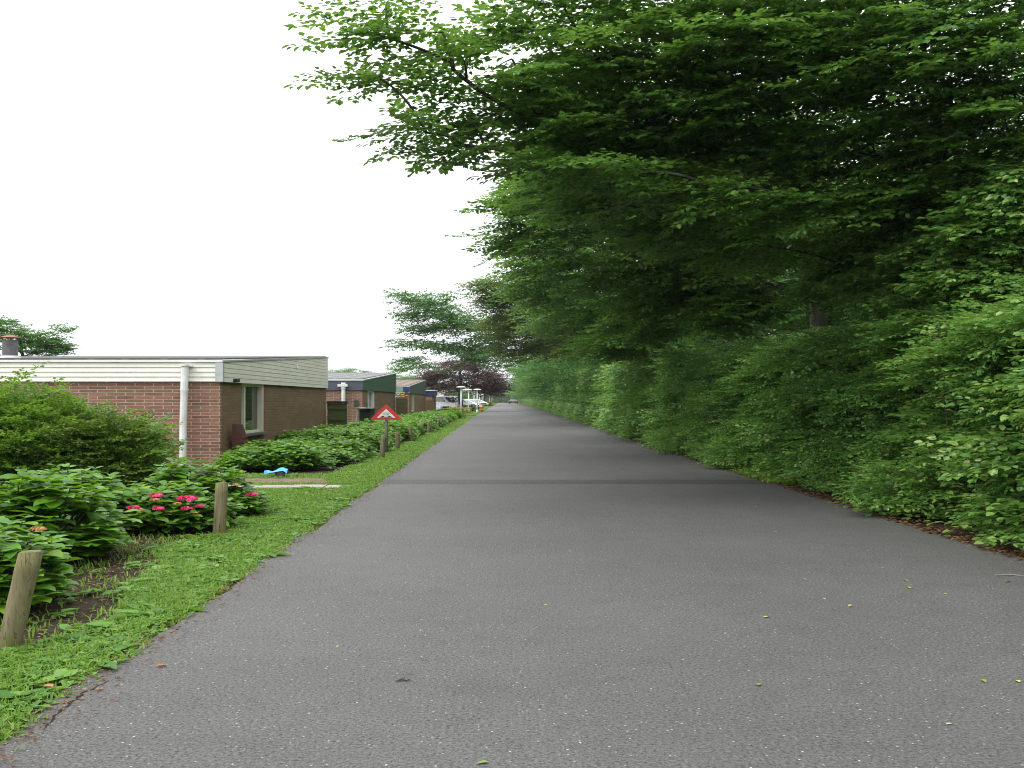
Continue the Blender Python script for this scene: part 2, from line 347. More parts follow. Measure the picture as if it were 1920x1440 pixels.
def quads_obj(name, V, Q, mat, parent=None, loc=(0, 0, 0), midx=None, smooth=False):
    me = bpy.data.meshes.new(name)
    V = np.asarray(V, dtype=np.float32).copy(); V[:, :2] *= S; Q = np.asarray(Q, dtype=np.int32)
    me.vertices.add(len(V)); me.vertices.foreach_set('co', V.ravel())
    me.loops.add(Q.size); me.loops.foreach_set('vertex_index', Q.ravel())
    me.polygons.add(len(Q)); me.polygons.foreach_set('loop_start', np.arange(0, Q.size, Q.shape[1], dtype=np.int32))
    for m_ in (mat if isinstance(mat, (list, tuple)) else [mat]): me.materials.append(m_)
    if midx is not None: me.polygons.foreach_set('material_index', midx)
    if smooth: me.polygons.foreach_set('use_smooth', np.ones(len(Q), dtype=bool))
    me.update(calc_edges=True); me.validate()
    o = bpy.data.objects.new(name, me); o.location = (loc[0] * S, loc[1] * S, loc[2])
    return link(o, parent)

def tag(o, label=None, cat=None, group=None, kind=None):
    if label: o['label'] = label
    if cat: o['category'] = cat
    if group: o['group'] = group
    if kind: o['kind'] = kind
    return o

def thing(name, loc, label, cat, group=None, rz=0.0, sc_=1.0):
    o = bpy.data.objects.new(name, None); o.location = (loc[0] * S, loc[1] * S, loc[2]); o.rotation_euler.z = rz
    o.scale = (sc_,) * 3 if not isinstance(sc_, tuple) else sc_
    o.empty_display_size = 0.2
    link(o); return tag(o, label, cat, group)

def copy_tree(o, loc=None, rz=0.0, scale=1.0, label=None, group=None, parent=None):
    c = o.copy(); COL.objects.link(c); c.parent = parent
    if loc is not None:
        c.location = (loc[0] * S, loc[1] * S, loc[2]); c.rotation_euler.z = rz
        c.scale = (scale,) * 3 if not isinstance(scale, tuple) else scale
        if label: c['label'] = label
        if group: c['group'] = group
    for ch in list(o.children): copy_tree(ch, parent=c)
    return c

# ------------------------------------------------------------------ foliage helpers
def rotm(az, pitch, roll):
    az, pitch, roll = np.broadcast_arrays(np.asarray(az, float), np.asarray(pitch, float), np.asarray(roll, float))
    f = np.stack([np.cos(pitch) * np.cos(az), np.cos(pitch) * np.sin(az), np.sin(pitch)], -1)
    s = np.stack([-np.sin(az), np.cos(az), np.zeros_like(az)], -1)
    u = np.cross(f, s)
    cr, sr = np.cos(roll)[..., None], np.sin(roll)[..., None]
    s2 = s * cr + u * sr; u2 = u * cr - s * sr
    return np.stack([f, s2, u2], -1)               # columns

LEAF_Q = np.array([[0, 1, 2, 3], [0, 3, 4, 5]])
def leaf6(L=1.0, w=0.55, fold=0.12, droop=0.15):
    return np.array([(0, 0, 0), (.30 * L, .5 * w, fold * w), (.68 * L, .40 * w, fold * w - droop * .4 * L), (L, 0, -droop * L),
                     (.68 * L, -.40 * w, fold * w - droop * .4 * L), (.30 * L, -.5 * w, fold * w)])

def place(tmpl, P, Rm, sc_):
    # tmpl (k,3); P (n,3); Rm (n,3,3); sc_ (n,)
    return np.einsum('nij,kj->nki', Rm, tmpl) * sc_[:, None, None] + P[:, None, :]

def bough(seed, L=0.6, nside=10, nleaf=7, leaf=0.07, sag=0.18, w=0.55, flat=0.25, spread=0.45, droop=0.15):
    """one bough: an axis with alternate side twigs, each twig with alternate leaves; returns leaf verts (n,6,3)"""
    r = np.random.RandomState(seed); P = []; A = []; Pt = []; Ro = []; Sz = []
    def put(p, az, pitch, sz):
        P.append(p); A.append(az + r.normal(0, .25)); Pt.append(pitch + r.normal(-.12, flat)); Ro.append(r.normal(0, flat * 1.2)); Sz.append(sz * r.uniform(.7, 1.15))
    for i in range(nside + 1):
        t = 0.12 + 0.88 * i / nside
        p = np.array([L * t, 0, -sag * L * t * t])
        sgn = 1 if i % 2 else -1
        az = 0.0 if i == nside else sgn * r.uniform(.6, 1.05)
        tl = L * spread * (1.15 - .75 * t) * r.uniform(.75, 1.2)
        pit = r.normal(-.05, .18)
        d = np.array([math.cos(az) * math.cos(pit), math.sin(az) * math.cos(pit), math.sin(pit)])
        k = max(2, int(round(nleaf * (0.5 + 0.5 * tl / (L * spread)))))
        for j in range(k):
            q = p + d * tl * (j + .6) / k + np.array([0, 0, -.12 * tl * ((j + .6) / k) ** 2])
            put(q, az + (0.85 if j % 2 else -0.85) * (1 - .3 * j / k), pit * .5, leaf * (1.05 - .35 * j / k))
        put(p + d * tl, az, pit - .1, leaf * .8)
    P = np.array(P); Rm = rotm(A, Pt, Ro)
    return place(leaf6(1, w, .14, droop), P, Rm, np.array(Sz))

def bake(tmpls, P, az, pitch, roll, sc_, rs):
    """bake boughs (list of (n,6,3) arrays) at many places; returns V,Q"""
    V = []; idx = rs.randint(0, len(tmpls), len(P)); Rm = rotm(az, pitch, roll)
    for k, t in enumerate(tmpls):
        sel = np.where(idx == k)[0]
        if len(sel): V.append(place(t.reshape(-1, 3), P[sel], Rm[sel], sc_[sel]).reshape(-1, 3))
    V = np.concatenate(V); n = len(V) // 6
    Q = (np.arange(n) * 6)[:, None, None] + LEAF_Q[None]
    return V, Q.reshape(-1, 4)

def in_blob(rs, n, c, r, shell=2.4):
    d = rs.normal(size=(n, 3)); d /= np.linalg.norm(d, axis=1)[:, None]
    return np.array(c) + d * np.array(r) * (rs.rand(n) ** (1 / shell))[:, None], d

def curve(a, b, n, rs, bend=0.12, lift=0.0):
    a = np.array(a, float); b = np.array(b, float); L = np.linalg.norm(b - a); off = rs.normal(0, bend * L, 3)
    out = []
    for i in range(n + 1):
        t = i / n; out.append(a + (b - a) * t + off * math.sin(PI * t) * .6 + np.array([0, 0, lift * L * math.sin(PI * t)]))
    return out

def make_tree(name, base, label, cat, trunk_h, trunk_r, clumps, tmpls, mat, nb, seed, group=None, lean=(0, 0), twigs=60, blen=1.0, out_from=None, trunk_mat=None, pitch0=-.12, limb_r=.45):
    """clumps: (x,y,z,rx,ry,rz) absolute natural coordinates"""
    rs = np.random.RandomState(seed); bx, by, bz = base
    root = thing(name, base, label, cat, group)
    tb = MB(); top = (lean[0], lean[1], trunk_h)
    pts = [np.array((lean[0] * t * t + rs.normal(0, .03), lean[1] * t * t + rs.normal(0, .03), trunk_h * t - (.15 if t == 0 else 0))) for t in np.linspace(0, 1, 7)]
    tb.tube(pts, [trunk_r * (1.35 if i == 0 else 1 - .7 * i / 6) for i in range(7)], 9)
    P = []; AZ = []; vol = np.array([(c[3] * c[4] * c[5]) ** .62 * (c[6] if len(c) > 6 else 1) for c in clumps]); cnt = np.maximum(4, (nb * vol / vol.sum()).astype(int))
    # limbs: every clump joins the nearest piece of the skeleton built so far, limbs thicken where they carry more
    N = [p for p in pts[2:]]; PA = [-1] * len(N); DL = [0.0] * len(N); nt0 = len(N); tips = {}
    rel = [np.array((c[0] - bx, c[1] - by, c[2] - bz)) for c in clumps]
    for ci in sorted(range(len(clumps)), key=lambda i: math.hypot(rel[i][0], rel[i][1]) + .3 * abs(rel[i][2] - trunk_h * .7)):
        lc = rel[ci]; A = np.array(N)
        cost = np.linalg.norm(A - lc, axis=1) + .25 * np.array(DL) + np.maximum(0, A[:, 2] - lc[2] + .2) * .8
        j = int(np.argmin(cost)); cv = curve(N[j], lc, 5, rs, .07, .05); pj = j
        for q in cv[1:]:
            N.append(q); PA.append(pj); DL.append(DL[pj] + np.linalg.norm(q - N[pj])); pj = len(N) - 1
        tips[ci] = pj
    R2 = np.zeros(len(N)); kids = {i: [] for i in range(len(N))}
    for i, p_ in enumerate(PA):
        if p_ >= 0: kids[p_].append(i)
    for i in range(len(N) - 1, -1, -1):
        R2[i] = max(R2[i], .011 ** 2)
        if PA[i] >= 0: R2[PA[i]] += R2[i] * 1.04
    RR = np.minimum(np.sqrt(R2), trunk_r * limb_r)
    for i in range(nt0, len(N)):
        if PA[i] < nt0 or kids[PA[i]][0] != i:          # start of a chain
            ch = [PA[i], i]
            while kids[ch[-1]]: ch.append(kids[ch[-1]][0])
            tb.tube([N[k] for k in ch], [RR[i]] + [RR[k] for k in ch[1:]], 6)
    for ci, (c, k) in enumerate(zip(clumps, cnt)):
        lc = rel[ci]; r = c[3:6]
        p, d = in_blob(rs, k, lc, r)
        cc = np.array(out_from) - np.array(base) if out_from is not None else np.array((0, 0, lc[2]))
        o = (p - cc); o[:, 2] = 0; o /= (np.linalg.norm(o, axis=1)[:, None] + 1e-6)
        dv = o * .9 + d * .7 + rs.normal(0, .35, p.shape)
        az = np.arctan2(dv[:, 1], dv[:, 0])
        P.append(p); AZ.append(az)
        for q in p[:max(1, int(twigs * k / cnt.sum()))]:
            cw = curve(N[tips[ci]] if rs.rand() < .5 else N[PA[tips[ci]]], q, 4, rs, .08); tb.tube(cw, [.012, .010, .008, .006, .003], 4)
    P = np.concatenate(P); AZ = np.concatenate(AZ); n = len(P)
    # boughs are set back so that their middle, not their tail, lies in the blob
    dirv = np.stack([np.cos(AZ), np.sin(AZ), np.zeros(n)], 1)
    P = P - dirv * (.35 * blen)
    V, Q = bake(tmpls, P, AZ, rs.normal(pitch0, .22, n), rs.normal(0, .25, n), rs.uniform(.75, 1.2, n), rs)
    tb.build('trunk', trunk_mat or M['bark'], root, smooth=True, uv=False)
    quads_obj('crown', V, Q, mat, root)
    return root

# ------------------------------------------------------------------ camera, world, light
cam = bpy.data.cameras.new('Camera'); co = bpy.data.objects.new('Camera', cam); COL.objects.link(co)
co.location = (0, 0, H); co.rotation_euler = (PI / 2, 0, 0)
cam.sensor_width = 36; cam.lens = FX * 36 / 1920; cam.shift_x = 12 / 1920; cam.shift_y = 28 / 1920
cam.clip_start = 0.05; cam.clip_end = 8000
sc.camera = co
w = bpy.data.worlds.new('World'); sc.world = w; w.use_nodes = True
nt = w.node_tree; nt.nodes.clear()
SUN_EL, SUN_AZ = math.radians(50), math.radians(243)          # a veiled sun behind and to the left of the camera
sky = nt.nodes.new('ShaderNodeTexSky'); sky.sky_type = 'NISHITA'; sky.sun_disc = False
sky.sun_elevation = SUN_EL; sky.sun_rotation = SUN_AZ; sky.air_density = 1.0; sky.dust_density = 3.0
tc = nt.nodes.new('ShaderNodeTexCoord'); sx = nt.nodes.new('ShaderNodeSeparateXYZ'); nt.links.new(tc.outputs['Generated'], sx.inputs[0])
cl = ramp(nt, [(0.0, (10.2, 10.6, 10.9)), (0.10, (12.2, 12.4, 12.6)), (0.35, (14.5, 14.6, 14.7)), (1.0, (17, 17, 17))])
nt.links.new(sx.outputs[2], cl.inputs[0])
cn = noise(nt, tc.outputs['Generated'], 2.2, 4, 0.5)
cr = ramp(nt, [(0.3, (0.93, 0.94, 0.95)), (0.7, (1.05, 1.05, 1.05))]); nt.links.new(cn.outputs[0], cr.inputs[0])
cloud = mixc(nt, 1.0, cl.outputs[0], cr.outputs[0], 'MULTIPLY')
skyc = mixc(nt, 0.88, sky.outputs[0], cloud)
bg = nt.nodes.new('ShaderNodeBackground'); bg.inputs[1].default_value = 0.12
nt.links.new(skyc, bg.inputs[0]); wo = nt.nodes.new('ShaderNodeOutputWorld'); nt.links.new(bg.outputs[0], wo.inputs[0])
sl = bpy.data.lights.new('Sun', 'SUN'); sl.energy = 1.5; sl.angle = math.radians(35); sl.color = (1, .97, .93)
so = bpy.data.objects.new('Sun', sl); COL.objects.link(so)
from mathutils import Vector
sd = Vector((math.sin(SUN_AZ) * math.cos(SUN_EL), math.cos(SUN_AZ) * math.cos(SUN_EL), math.sin(SUN_EL)))
so.rotation_euler = sd.to_track_quat('Z', 'Y').to_euler()
so.location = (0, 0, 60)
sc.view_settings.view_transform = 'Standard'; sc.view_settings.look = 'None'; sc.view_settings.exposure = 0.3; sc.view_settings.gamma = 1.0
sc.render.engine = 'CYCLES'
cy = sc.cycles; cy.max_bounces = 9; cy.diffuse_bounces = 6; cy.glossy_bounces = 3; cy.transmission_bounces = 4; cy.transparent_max_bounces = 4
cy.use_denoising = True; cy.denoiser = 'OPENIMAGEDENOISE'; cy.denoising_input_passes = 'RGB_ALBEDO_NORMAL'; cy.denoising_prefilter = 'NONE'; cy.filter_width = 1.05; cy.sample_clamp_indirect = 6.0; cy.caustics_reflective = False; cy.caustics_refractive = False

def haze(dens):
    m, nt, out = new_mat('haze_air'); v = nt.nodes.new('ShaderNodeVolumePrincipled')
    v.inputs['Color'].default_value = (.92, .96, 1, 1); v.inputs['Density'].default_value = dens; v.inputs['Anisotropy'].default_value = .2
    nt.links.new(v.outputs[0], out.inputs['Volume'])
    mb = MB(); mb.box(-1400, 1400, -320, 2600, -1.2, 60); o = mb.build('haze', m, uv=False); tag(o, None, None, None, 'stuff'); return o
HAZE = 0.00016
if HAZE: haze(HAZE)
cy.volume_bounces = 1
# ------------------------------------------------------------------ ground, road, beds
def sheet(name, x0, x1, y0, y1, z, mat, label=None, edge=0.0, step=0.35, seed=1, skirt=0.0, kind='structure'):
    rs = np.random.RandomState(seed)
    n = max(1, int((y1 - y0) / step)) if edge else 1
    # a sheet whose long edges wander a little
    m = MB(); vs = []; ph = rs.rand(6) * 6.28
    for i in range(n + 1):
        y = y0 + (y1 - y0) * i / n
        def wob(k): return edge * (.6 * math.sin(y * 2.1 + ph[k]) + .35 * math.sin(y * 5.3 + ph[k + 1]) + .5 * rs.normal(0, .5)) if edge else 0
        xl = x0(y) if callable(x0) else x0; xr = x1(y) if callable(x1) else x1
        vs += [(xl + wob(0), y, z), (xr + wob(2), y, z)]
    fs = [(2 * i, 2 * i + 1, 2 * i + 3, 2 * i + 2) for i in range(n)]
    if skirt:
        b = len(vs); vs += [(x + (-.015 if k % 2 == 0 else .015), y, zz - skirt) for k, (x, y, zz) in enumerate(vs)]
        fs += [(2 * i, 2 * i + 2, b + 2 * i + 2, b + 2 * i) for i in range(n)] + [(2 * i + 1, b + 2 * i + 1, b + 2 * i + 3, 2 * i + 3) for i in range(n)]
    m.add(vs, fs); o = m.build(name, mat)
    return tag(o, label, None, None, kind)

sheet('ground', -1200, 1200, -300, 2400, -0.05, M['field'])
road_l = lambda y: -1.33 - .0055 * max(0, min(y, 60) - 8)
road_r = lambda y: 2.96 - .012 * max(0, 16 - abs(y - 20)) + .004 * max(0, y - 30) * (1 if y < 80 else 80 / y)
sheet('road', road_l, road_r, -2, 262, 0.0, M['asphalt'], 'long straight grey asphalt road', .036, .10, 3, .06)
for i, (a, b, wv) in enumerate([(11.68, 12.28, 0.03), (69.5, 71.2, .05), (92, 94.5, .05)]):
    o = sheet('tar_seam', -1.34 if a < 20 else -1.58, 2.84 if a < 20 else 3.1, a, b, 0.004, M['tar'], 'darker strip of tar laid across the road')
sheet('verge', lambda y: -2.06 + .28 * max(0, min(1, (7.4 - y) / 2.2)), lambda y: road_l(y) + .02, 13, 55.3, -0.03, M['lawn'], None, .05, .3, 4)
sheet('verge', lambda y: -2.06, lambda y: road_l(y) + .02, -2, 13, -0.03, M['soil'], None, .03, .3, 14)
sheet('lawn', -3.1, -2.0, 9.3, 11.75, -0.026, M['lawn'], None, .04, .3, 5)
sheet('flower_bed', -9, -2.0, -2, 9.4, -0.036, M['soil'], None, .06, .25, 6)
sheet('flower_bed', -3.9, -2.02, 13.2, 55, -0.036, M['soil'], None, .05, .3, 7)
sheet('dirt_path', -9, -1.95, 11.7, 12.75, -0.020, M['dirt'], None, 0)
sheet('dirt_path', -9, -3.0, 9.4, 13.3, -0.032, M['dirt'], None, 0)
sheet('soil_strip', 2.75, 30, -2, 262, -0.032, M['soil'], None, .05, .3, 8)
sheet('side_path', -9, -1.55, 55.4, 58.5, -0.012, M['slab'])
sheet('verge', -3.6, lambda y: road_l(y) + .02, 58.5, 240, -0.028, M['lawn'], None, .05, 1.5, 9)
sheet('car_park', -18, -3.65, 58.6, 150, -0.02, M['asphalt'])
m = MB()
xs = [-2.95, -2.62, -2.22, -1.86, -1.53]
for a, b in zip(xs[:-1], xs[1:]): m.box(a + .006, b - .006, 11.22, 11.58, -.06, .002 + R.uniform(-.004, .006))
tag(m.build('stone_path', M['slab']), 'short path of pale paving slabs beside the road', None, None, 'structure')

# ------------------------------------------------------------------ houses
EXT = 9.0; SL = (3.22 - 2.52) / EXT
def house(y0, x0=-3.96, label='', front='cream', side='creamgreen', trimc='white', roof='felt', wallf='brick', walls='brickmoss', panel=False, pipe_x=-.47, width=8.6):
    t = thing('house', (x0, y0, 0), label, 'house', 'low brick houses along the road')
    W = -width
    m = MB(); m.box(W, -.0, 0, .1, -.05, 2.03); m.build('wall', M[wallf], t)
    m = MB(); m.box(-.1, .004, .1, 1.2, -.05, 2.03); m.box(-.1, .004, 1.2, 2.7, -.05, .60); m.box(-.1, .004, 2.7, EXT, -.05, 2.03)
    m.build('wall', M[walls], t)['label'] = 'brown weathered brick side wall'
    m = MB(); m.box(-.1, .007, 2.7, 2.92, .58, 2.03); m.build('brick_pier', M['brickred2'], t)
    m = MB(); m.box(W, -.1, EXT - .1, EXT, -.05, 3.1); m.box(W, W + .1, .1, EXT - .1, -.05, 2.03); m.build('wall', M[walls], t)
    # fascia boards
    m = MB(); n = 1 if panel else 4; h = .475 / n
    for k in range(n):
        z = 2.03 + k * h; m.add([(W - .05, -.045, z), (.035, -.045, z), (.035, -.030, z + h - .012), (W - .05, -.030, z + h - .012), (W - .05, 0.02, z), (.035, .02, z), (.035, .02, z + h - .012), (W - .05, .02, z + h - .012)],
            [(0, 1, 2, 3), (0, 4, 5, 1), (3, 2, 6, 7), (1, 5, 6, 2)])
    m.box(W - .05, .03, -.02, .02, 2.03, 2.505)
    m.build('fascia', M[front], t)
    m = MB(); n = 1 if panel else 10; h = .118 if not panel else 1.3
    top = lambda y: 2.50 + SL * (y + .05)
    def clip(za, zb, xa, xb, xc, xd, y1=EXT + .03, y00=-.03):
        ya = max(y00, (za - 2.50) / SL - .05); 
        if ya >= y1: return
        zb2 = min(zb, top(y1)); yb = max(y00, (zb2 - 2.50) / SL - .05)
        poly = [(ya, za), (y1, za), (y1, zb2), (yb, zb2)] if yb < y1 - 1e-4 else [(ya, za), (y1, za), (y1, zb2)]
        if zb2 == zb or True:
            m.prism_yz(poly, xa, xb)
    if panel:
        for ya, yb in ((-.03, 2.3), (2.31, EXT + .03)):
            m.prism_yz([(ya, 2.02), (yb, 2.02), (yb, top(yb)), (ya, top(ya))], .006, .045)
    else:
        for k in range(n):
            z = 2.02 + k * h; clip(z, z + h - .012, .012, .048, 0, 0)
        m.prism_yz([(-.03, 2.02), (EXT, 2.02), (EXT, top(EXT) - .005), (-.03, top(-.03) - .005)], .006, .03)
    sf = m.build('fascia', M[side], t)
    if side == 'creamgreen': sf['label'] = 'greenish cream boarded gable fascia'
    # trims
    m = MB(); m.box(W - .06, .05, -.062, .01, 2.505, 2.56); m.build('trim', M[trimc], t)
    m = MB(); m.prism_yz([(-.06, top(-.06) + .004), (EXT + .05, top(EXT + .05) + .004), (EXT + .05, top(EXT + .05) + .05), (-.06, top(-.06) + .05)], .0, .062); m.build('trim', M['greengrey' if not panel else 'alu'], t)
    if not panel:
        m = MB(); m.box(-.05, .056, -.056, -.046, 2.025, 2.50); m.box(.049, .056, -.045, .03, 2.025, 2.50); m.build('corner_trim', M['alu'], t)
    m = MB(); m.prism_yz([(-.05, 2.562), (EXT + .05, top(EXT + .05) + .012), (EXT + .05, top(EXT + .05) + .07), (-.05, 2.60)], W - .05, -.004); m.build('roof', M[roof], t)
    # window in the side wall
    wd = MB(); fm = M['windowframe'] if not panel else M['white']
    wd.box(-.098, -.03, 1.2, 1.26, .66, 2.02); wd.box(-.098, .012, 2.64, 2.70, .66, 2.02); wd.box(-.098, -.02, 1.26, 2.64, 1.94, 2.02); wd.box(-.098, -.02, 1.26, 2.64, .66, .72); wd.box(-.098, -.03, 1.56, 1.63, .72, 1.94)
    wf = wd.build('window', fm, t)
    wd = MB(); wd.box(-.085, -.075, 1.26, 1.56, .72, 1.94); wd.box(-.085, -.075, 1.63, 2.64, .72, 1.94); wd.build('pane', M['glass'], wf)
    wd = MB(); wd.box(-.1, .075, 1.15, 2.76, .60, .66); wd.build('sill', M['sill'], wf)
    return t

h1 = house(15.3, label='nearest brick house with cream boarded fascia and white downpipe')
# downpipe and flue of the nearest house
m = MB(); px = -.48
m.tube([(px, -.115, -.02), (px + .005, -.115, 1.0), (px + .02, -.115, 1.83)], [.05] * 3, 14); m.tube([(px + .02, -.115, 1.80), (px + .02, -.115, 1.86)], [.058] * 2, 14)
m.tube([(px + .02, -.115, 1.86), (px + .03, -.115, 2.40)], [.053] * 2, 14); m.tube([(px + .03, -.115, 2.40), (px + .03, -.115, 2.45)], [.07] * 2, 14); m.box(px + .02, px + .13, -.14, -.063, 2.40, 2.44)
m.build('downpipe', M['pipe'], h1, smooth=False)
m = MB(); m.box(.05, .10, .55, .75, 2.03, 2.11); m.build('wall_lamp', M['black'], h1)
m = MB(); m.box(.049, .07, 5.3, 5.42, 2.62, 2.72); m.build('bracket', M['white'], h1)
fl = MB(); cx, cyy = -3.40, 1.1
fl.lathe([(.11, 2.70), (.11, 3.15)], (cx, cyy, 0), 20); flue = fl.build('flue', M['darkmetal'], h1)
fl = MB(); fl.lathe([(.17, 2.62), (.15, 2.70), (.115, 2.74)], (cx, cyy, 0), 20); fl.build('flashing', M['leadflash'], flue)
fl = MB(); fl.lathe([(.15, 3.21), (.155, 3.22), (.03, 3.29), (.0, 3.30)], (cx, cyy, 0), 20)
for k in range(4): a = k * PI / 2 + .4; fl.tube([(cx + .1 * math.cos(a), cyy + .1 * math.sin(a), 3.12), (cx + .11 * math.cos(a), cyy + .11 * math.sin(a), 3.22)], [.008] * 2, 5)
fl.build('cowl', M['rust'], flue)

h2 = house(30.47, label='second brick house with blue grey fascia and plain dark green gable', front='bluegrey', side='darkgreen', roof='felt2', panel=True)
m = MB(); px = -.5
m.tube([(px, -.12, 0), (px, -.12, 2.1)], [.055] * 2, 10); m.tube([(px, -.12, 2.1), (px, -.12, 2.40)], [.075, .06], 10); m.box(px - .15, px + .12, -.2, -.055, 2.2, 2.32)
m.build('downpipe', M['pipe'], h2)
m = MB(); m.box(-.22, -.1, -.05, -.002, 1.28, 1.52); m.build('meter_box', M['teal'], h2)
h3 = house(45.0, label='third brick house with brown roof and teal boarded gable', front='palegreen', side='teal', roof='felt3', walls='brickmoss')
m = MB(); m.box(-.20, .055, -.16, -.064, 2.12, 2.47); m.build('porch_box', M['navy'], h3)
t = thing('shed', (-3.9, 55.2, 0), 'small brick shed with a navy blue fascia behind the third house', 'shed')
m = MB(); m.box(-2.0, .28, 0, 2.2, -.05, 1.85); m.build('wall', M['brickmoss'], t)
m = MB(); m.box(-.1, .22, -.02, -.004, 1.45, 1.85); m.build('brick_panel', M['brick'], t)
m = MB(); m.box(-2.05, .33, -.04, 2.25, 1.852, 2.32); m.build('fascia', M['navy'], t)
m = MB(); m.box(-2.08, .37, -.07, 2.28, 2.325, 2.40); m.build('roof', M['white'], t)
h5 = house(112, x0=-6.3, label='distant low brick house with brown roof beyond the parked cars', front='cream', side='teal', roof='felt3')

# fences, bin shelter, ornament
def fence(loc, x0, x1, z0, z1, nb, mat, label, cap=None, rz=0.0):
    t = thing('fence', loc, label, 'fence', rz=rz)
    m = MB(); h = (z1 - z0) / nb
    for k in range(nb):
        y = .0 if k % 2 else .035
        m.box(x0, x1, y, y + .022, z0 + k * h + .008 * (k % 2), z0 + (k + 1) * h + .02)
    m.build('fence_boards', mat, t)
    for x in (x0 + .03, x1 - .03):
        m = MB(); m.box(x - .03, x + .03, .058, .12, -.05, z1 + .02); m.build('fence_post', M['fencewood2'], t)
    if cap:
        m = MB(); m.box(x0 - .01, x1 + .01, -.04, .13, z1 + .022, z1 + .11); m.build('cap_rail', cap, t)
    return t
fence((-3.95, 24.45, 0), 0, .43, .1, 1.40, 6, M['fencewood'], 'green mossy board fence beside the nearest house', M['darkwoodshade'])
fence((-3.95, 39.6, 0), 0, .43, .1, 1.62, 11, M['fencewood2'], 'brown board fence between the second and third houses')
t = thing('bin_shelter', (-3.36, 26.0, 0), 'dark bin shelter with a sagging felt roof beside the mossy fence', 'shelter')
m = MB(); m.box(-.10, .17, .10, .9, -.05, 1.17); m.build('shelter_shade', M['darkwoodshade'], t)  # solid near-black block painted as the shaded interior of the shelter
m = MB(); m.tube([(-.16, 0.02, -.05), (-.12, 0.02, 1.2)], [.03, .03], 6); m.build('post', M['oldwood'], t)
m = MB()
pts = [(-.15 + .4 * i / 6, 1.24 - .02 * math.sin(PI * i / 6) + .012 * math.sin(i * 2.2)) for i in range(7)]
m.prism_xz([(x, z - .035) for x, z in pts] + [(x, z) for x, z in pts[::-1]], -.05, .95); m.build('roof', M['felt2'], t)
t = thing('garden_ornament', (-3.86, 15.75, 0), 'weathered wooden half barrel with red bands leaning on the house wall', 'ornament')
m = MB()
prof = [(-.02, .0), (.38, .0), (.42, .25), (.40, .45), (.30, .66), (.16, .84), (.05, .94), (-.02, .96)]
vs = []; n = len(prof)
for k, off in enumerate((0.0, .06, .075, .06, 0.0)):
    for y, z in prof: vs.append((-.06 + k * .035 + .02, y * (1 - .06 * abs(k - 2)), z))
m.add(vs, [(k * n + i, k * n + (i + 1) % n, (k + 1) * n + (i + 1) % n, (k + 1) * n + i) for k in range(4) for i in range(n)] + [tuple(range(n))[::-1], tuple(4 * n + i for i in range(n))])
m.build('body', M['redbrownwood'], t)
for z in (.50, .62):
    m = MB(); m.box(-.05, .115, -.028, .395 if z < .6 else .345, z, z + .03); m.build('band', M['redband'], t)

def blob(mb, c, r, n=10, squash=1.0):
    prof = [(max(.001, r * math.sin(PI * i / 8)), -r * squash * math.cos(PI * i / 8)) for i in range(9)]
    mb.lathe(prof, c, n)
for (x, mt, lab, k) in ((-3.88, 'toywhite', 'white soft toy sitting on the brown fence', 0), (-3.72, 'toyyellow', 'yellow soft toy sitting on the brown fence', 1), (-3.58, 'toyorange', 'orange soft toy slumped on the brown fence', 2)):
    t = thing('soft_toy', (x, 39.62, 1.66), lab, 'toy')
    m = MB(); blob(m, (0, 0, .08), .08 if k < 2 else .07, 10, .9); m.build('body', M[mt], t, smooth=True)
    m = MB(); blob(m, (.03, -.03, .2 if k < 2 else .12), .055, 10, 1)
    if k < 2:
        for s in (-1, 1): blob(m, (.03 + s * .05, -.03, .26 + (.05 if k else 0)), .03, 8, 1.6)
    m.build('head', M[mt], t, smooth=True)

# ------------------------------------------------------------------ sign
t = thing('traffic_sign', (-1.98, 18.3, 0), 'red and white triangular bump warning sign on a grey pole', 'road sign')
def tri(w, h, z0, rad=.03):
    P = [(-w / 2, z0), (w / 2, z0), (0, z0 + h)]; out = []
    for i in range(3):
        p = np.array(P[i]); a = np.array(P[i - 1]) - p; b = np.array(P[(i + 1) % 3]) - p; a = a / np.linalg.norm(a); b = b / np.linalg.norm(b)
        for s in range(5):
            q = s / 4; out.append(tuple(p + a * rad * (1 - q) ** 2 + b * rad * q ** 2))
    return out
m = MB(); m.prism_xz(tri(.55, .47, .985, .04), 0, .02); m.build('sign_plate', M['signred'], t)
m = MB(); m.prism_xz(tri(.315, .265, 1.043, .015), -.004, 0.003); m.build('sign_face', M['signwhite'], t)
m = MB()
top = [(-.105 + .21 * i / 20) for i in range(21)]
hh = lambda x: .014 + .034 * (math.exp(-((x + .055) / .026) ** 2) + math.exp(-((x - .055) / .026) ** 2))
m.prism_xz([(x, 1.055) for x in (top[0], top[-1])] + [(x, 1.055 + hh(x)) for x in top[::-1]], -.007, -.0035); m.build('bump_symbol', M['black'], t)
m = MB(); rs = np.random.RandomState(3)
pts = [(.045 * math.cos(a) * (1 + .3 * math.sin(3 * a)) + .005, -.005, 1.165 + .04 * math.sin(a) * (1 + .2 * math.cos(2 * a))) for a in np.linspace(0, 6.6, 26)]
m.tube(pts, [.004] * 26, 4); m.tube([(-.05, -.005, 1.15), (-.02, -.005, 1.19), (.01, -.005, 1.17), (.045, -.005, 1.125)], [.004] * 4, 4); m.build('scrawl', M['scrape'], t)
m = MB(); m.tube([(0, .045, -.05), (0, .045, 1.36)], [.026] * 2, 12); m.build('pole', M['concrete'], t, smooth=True)

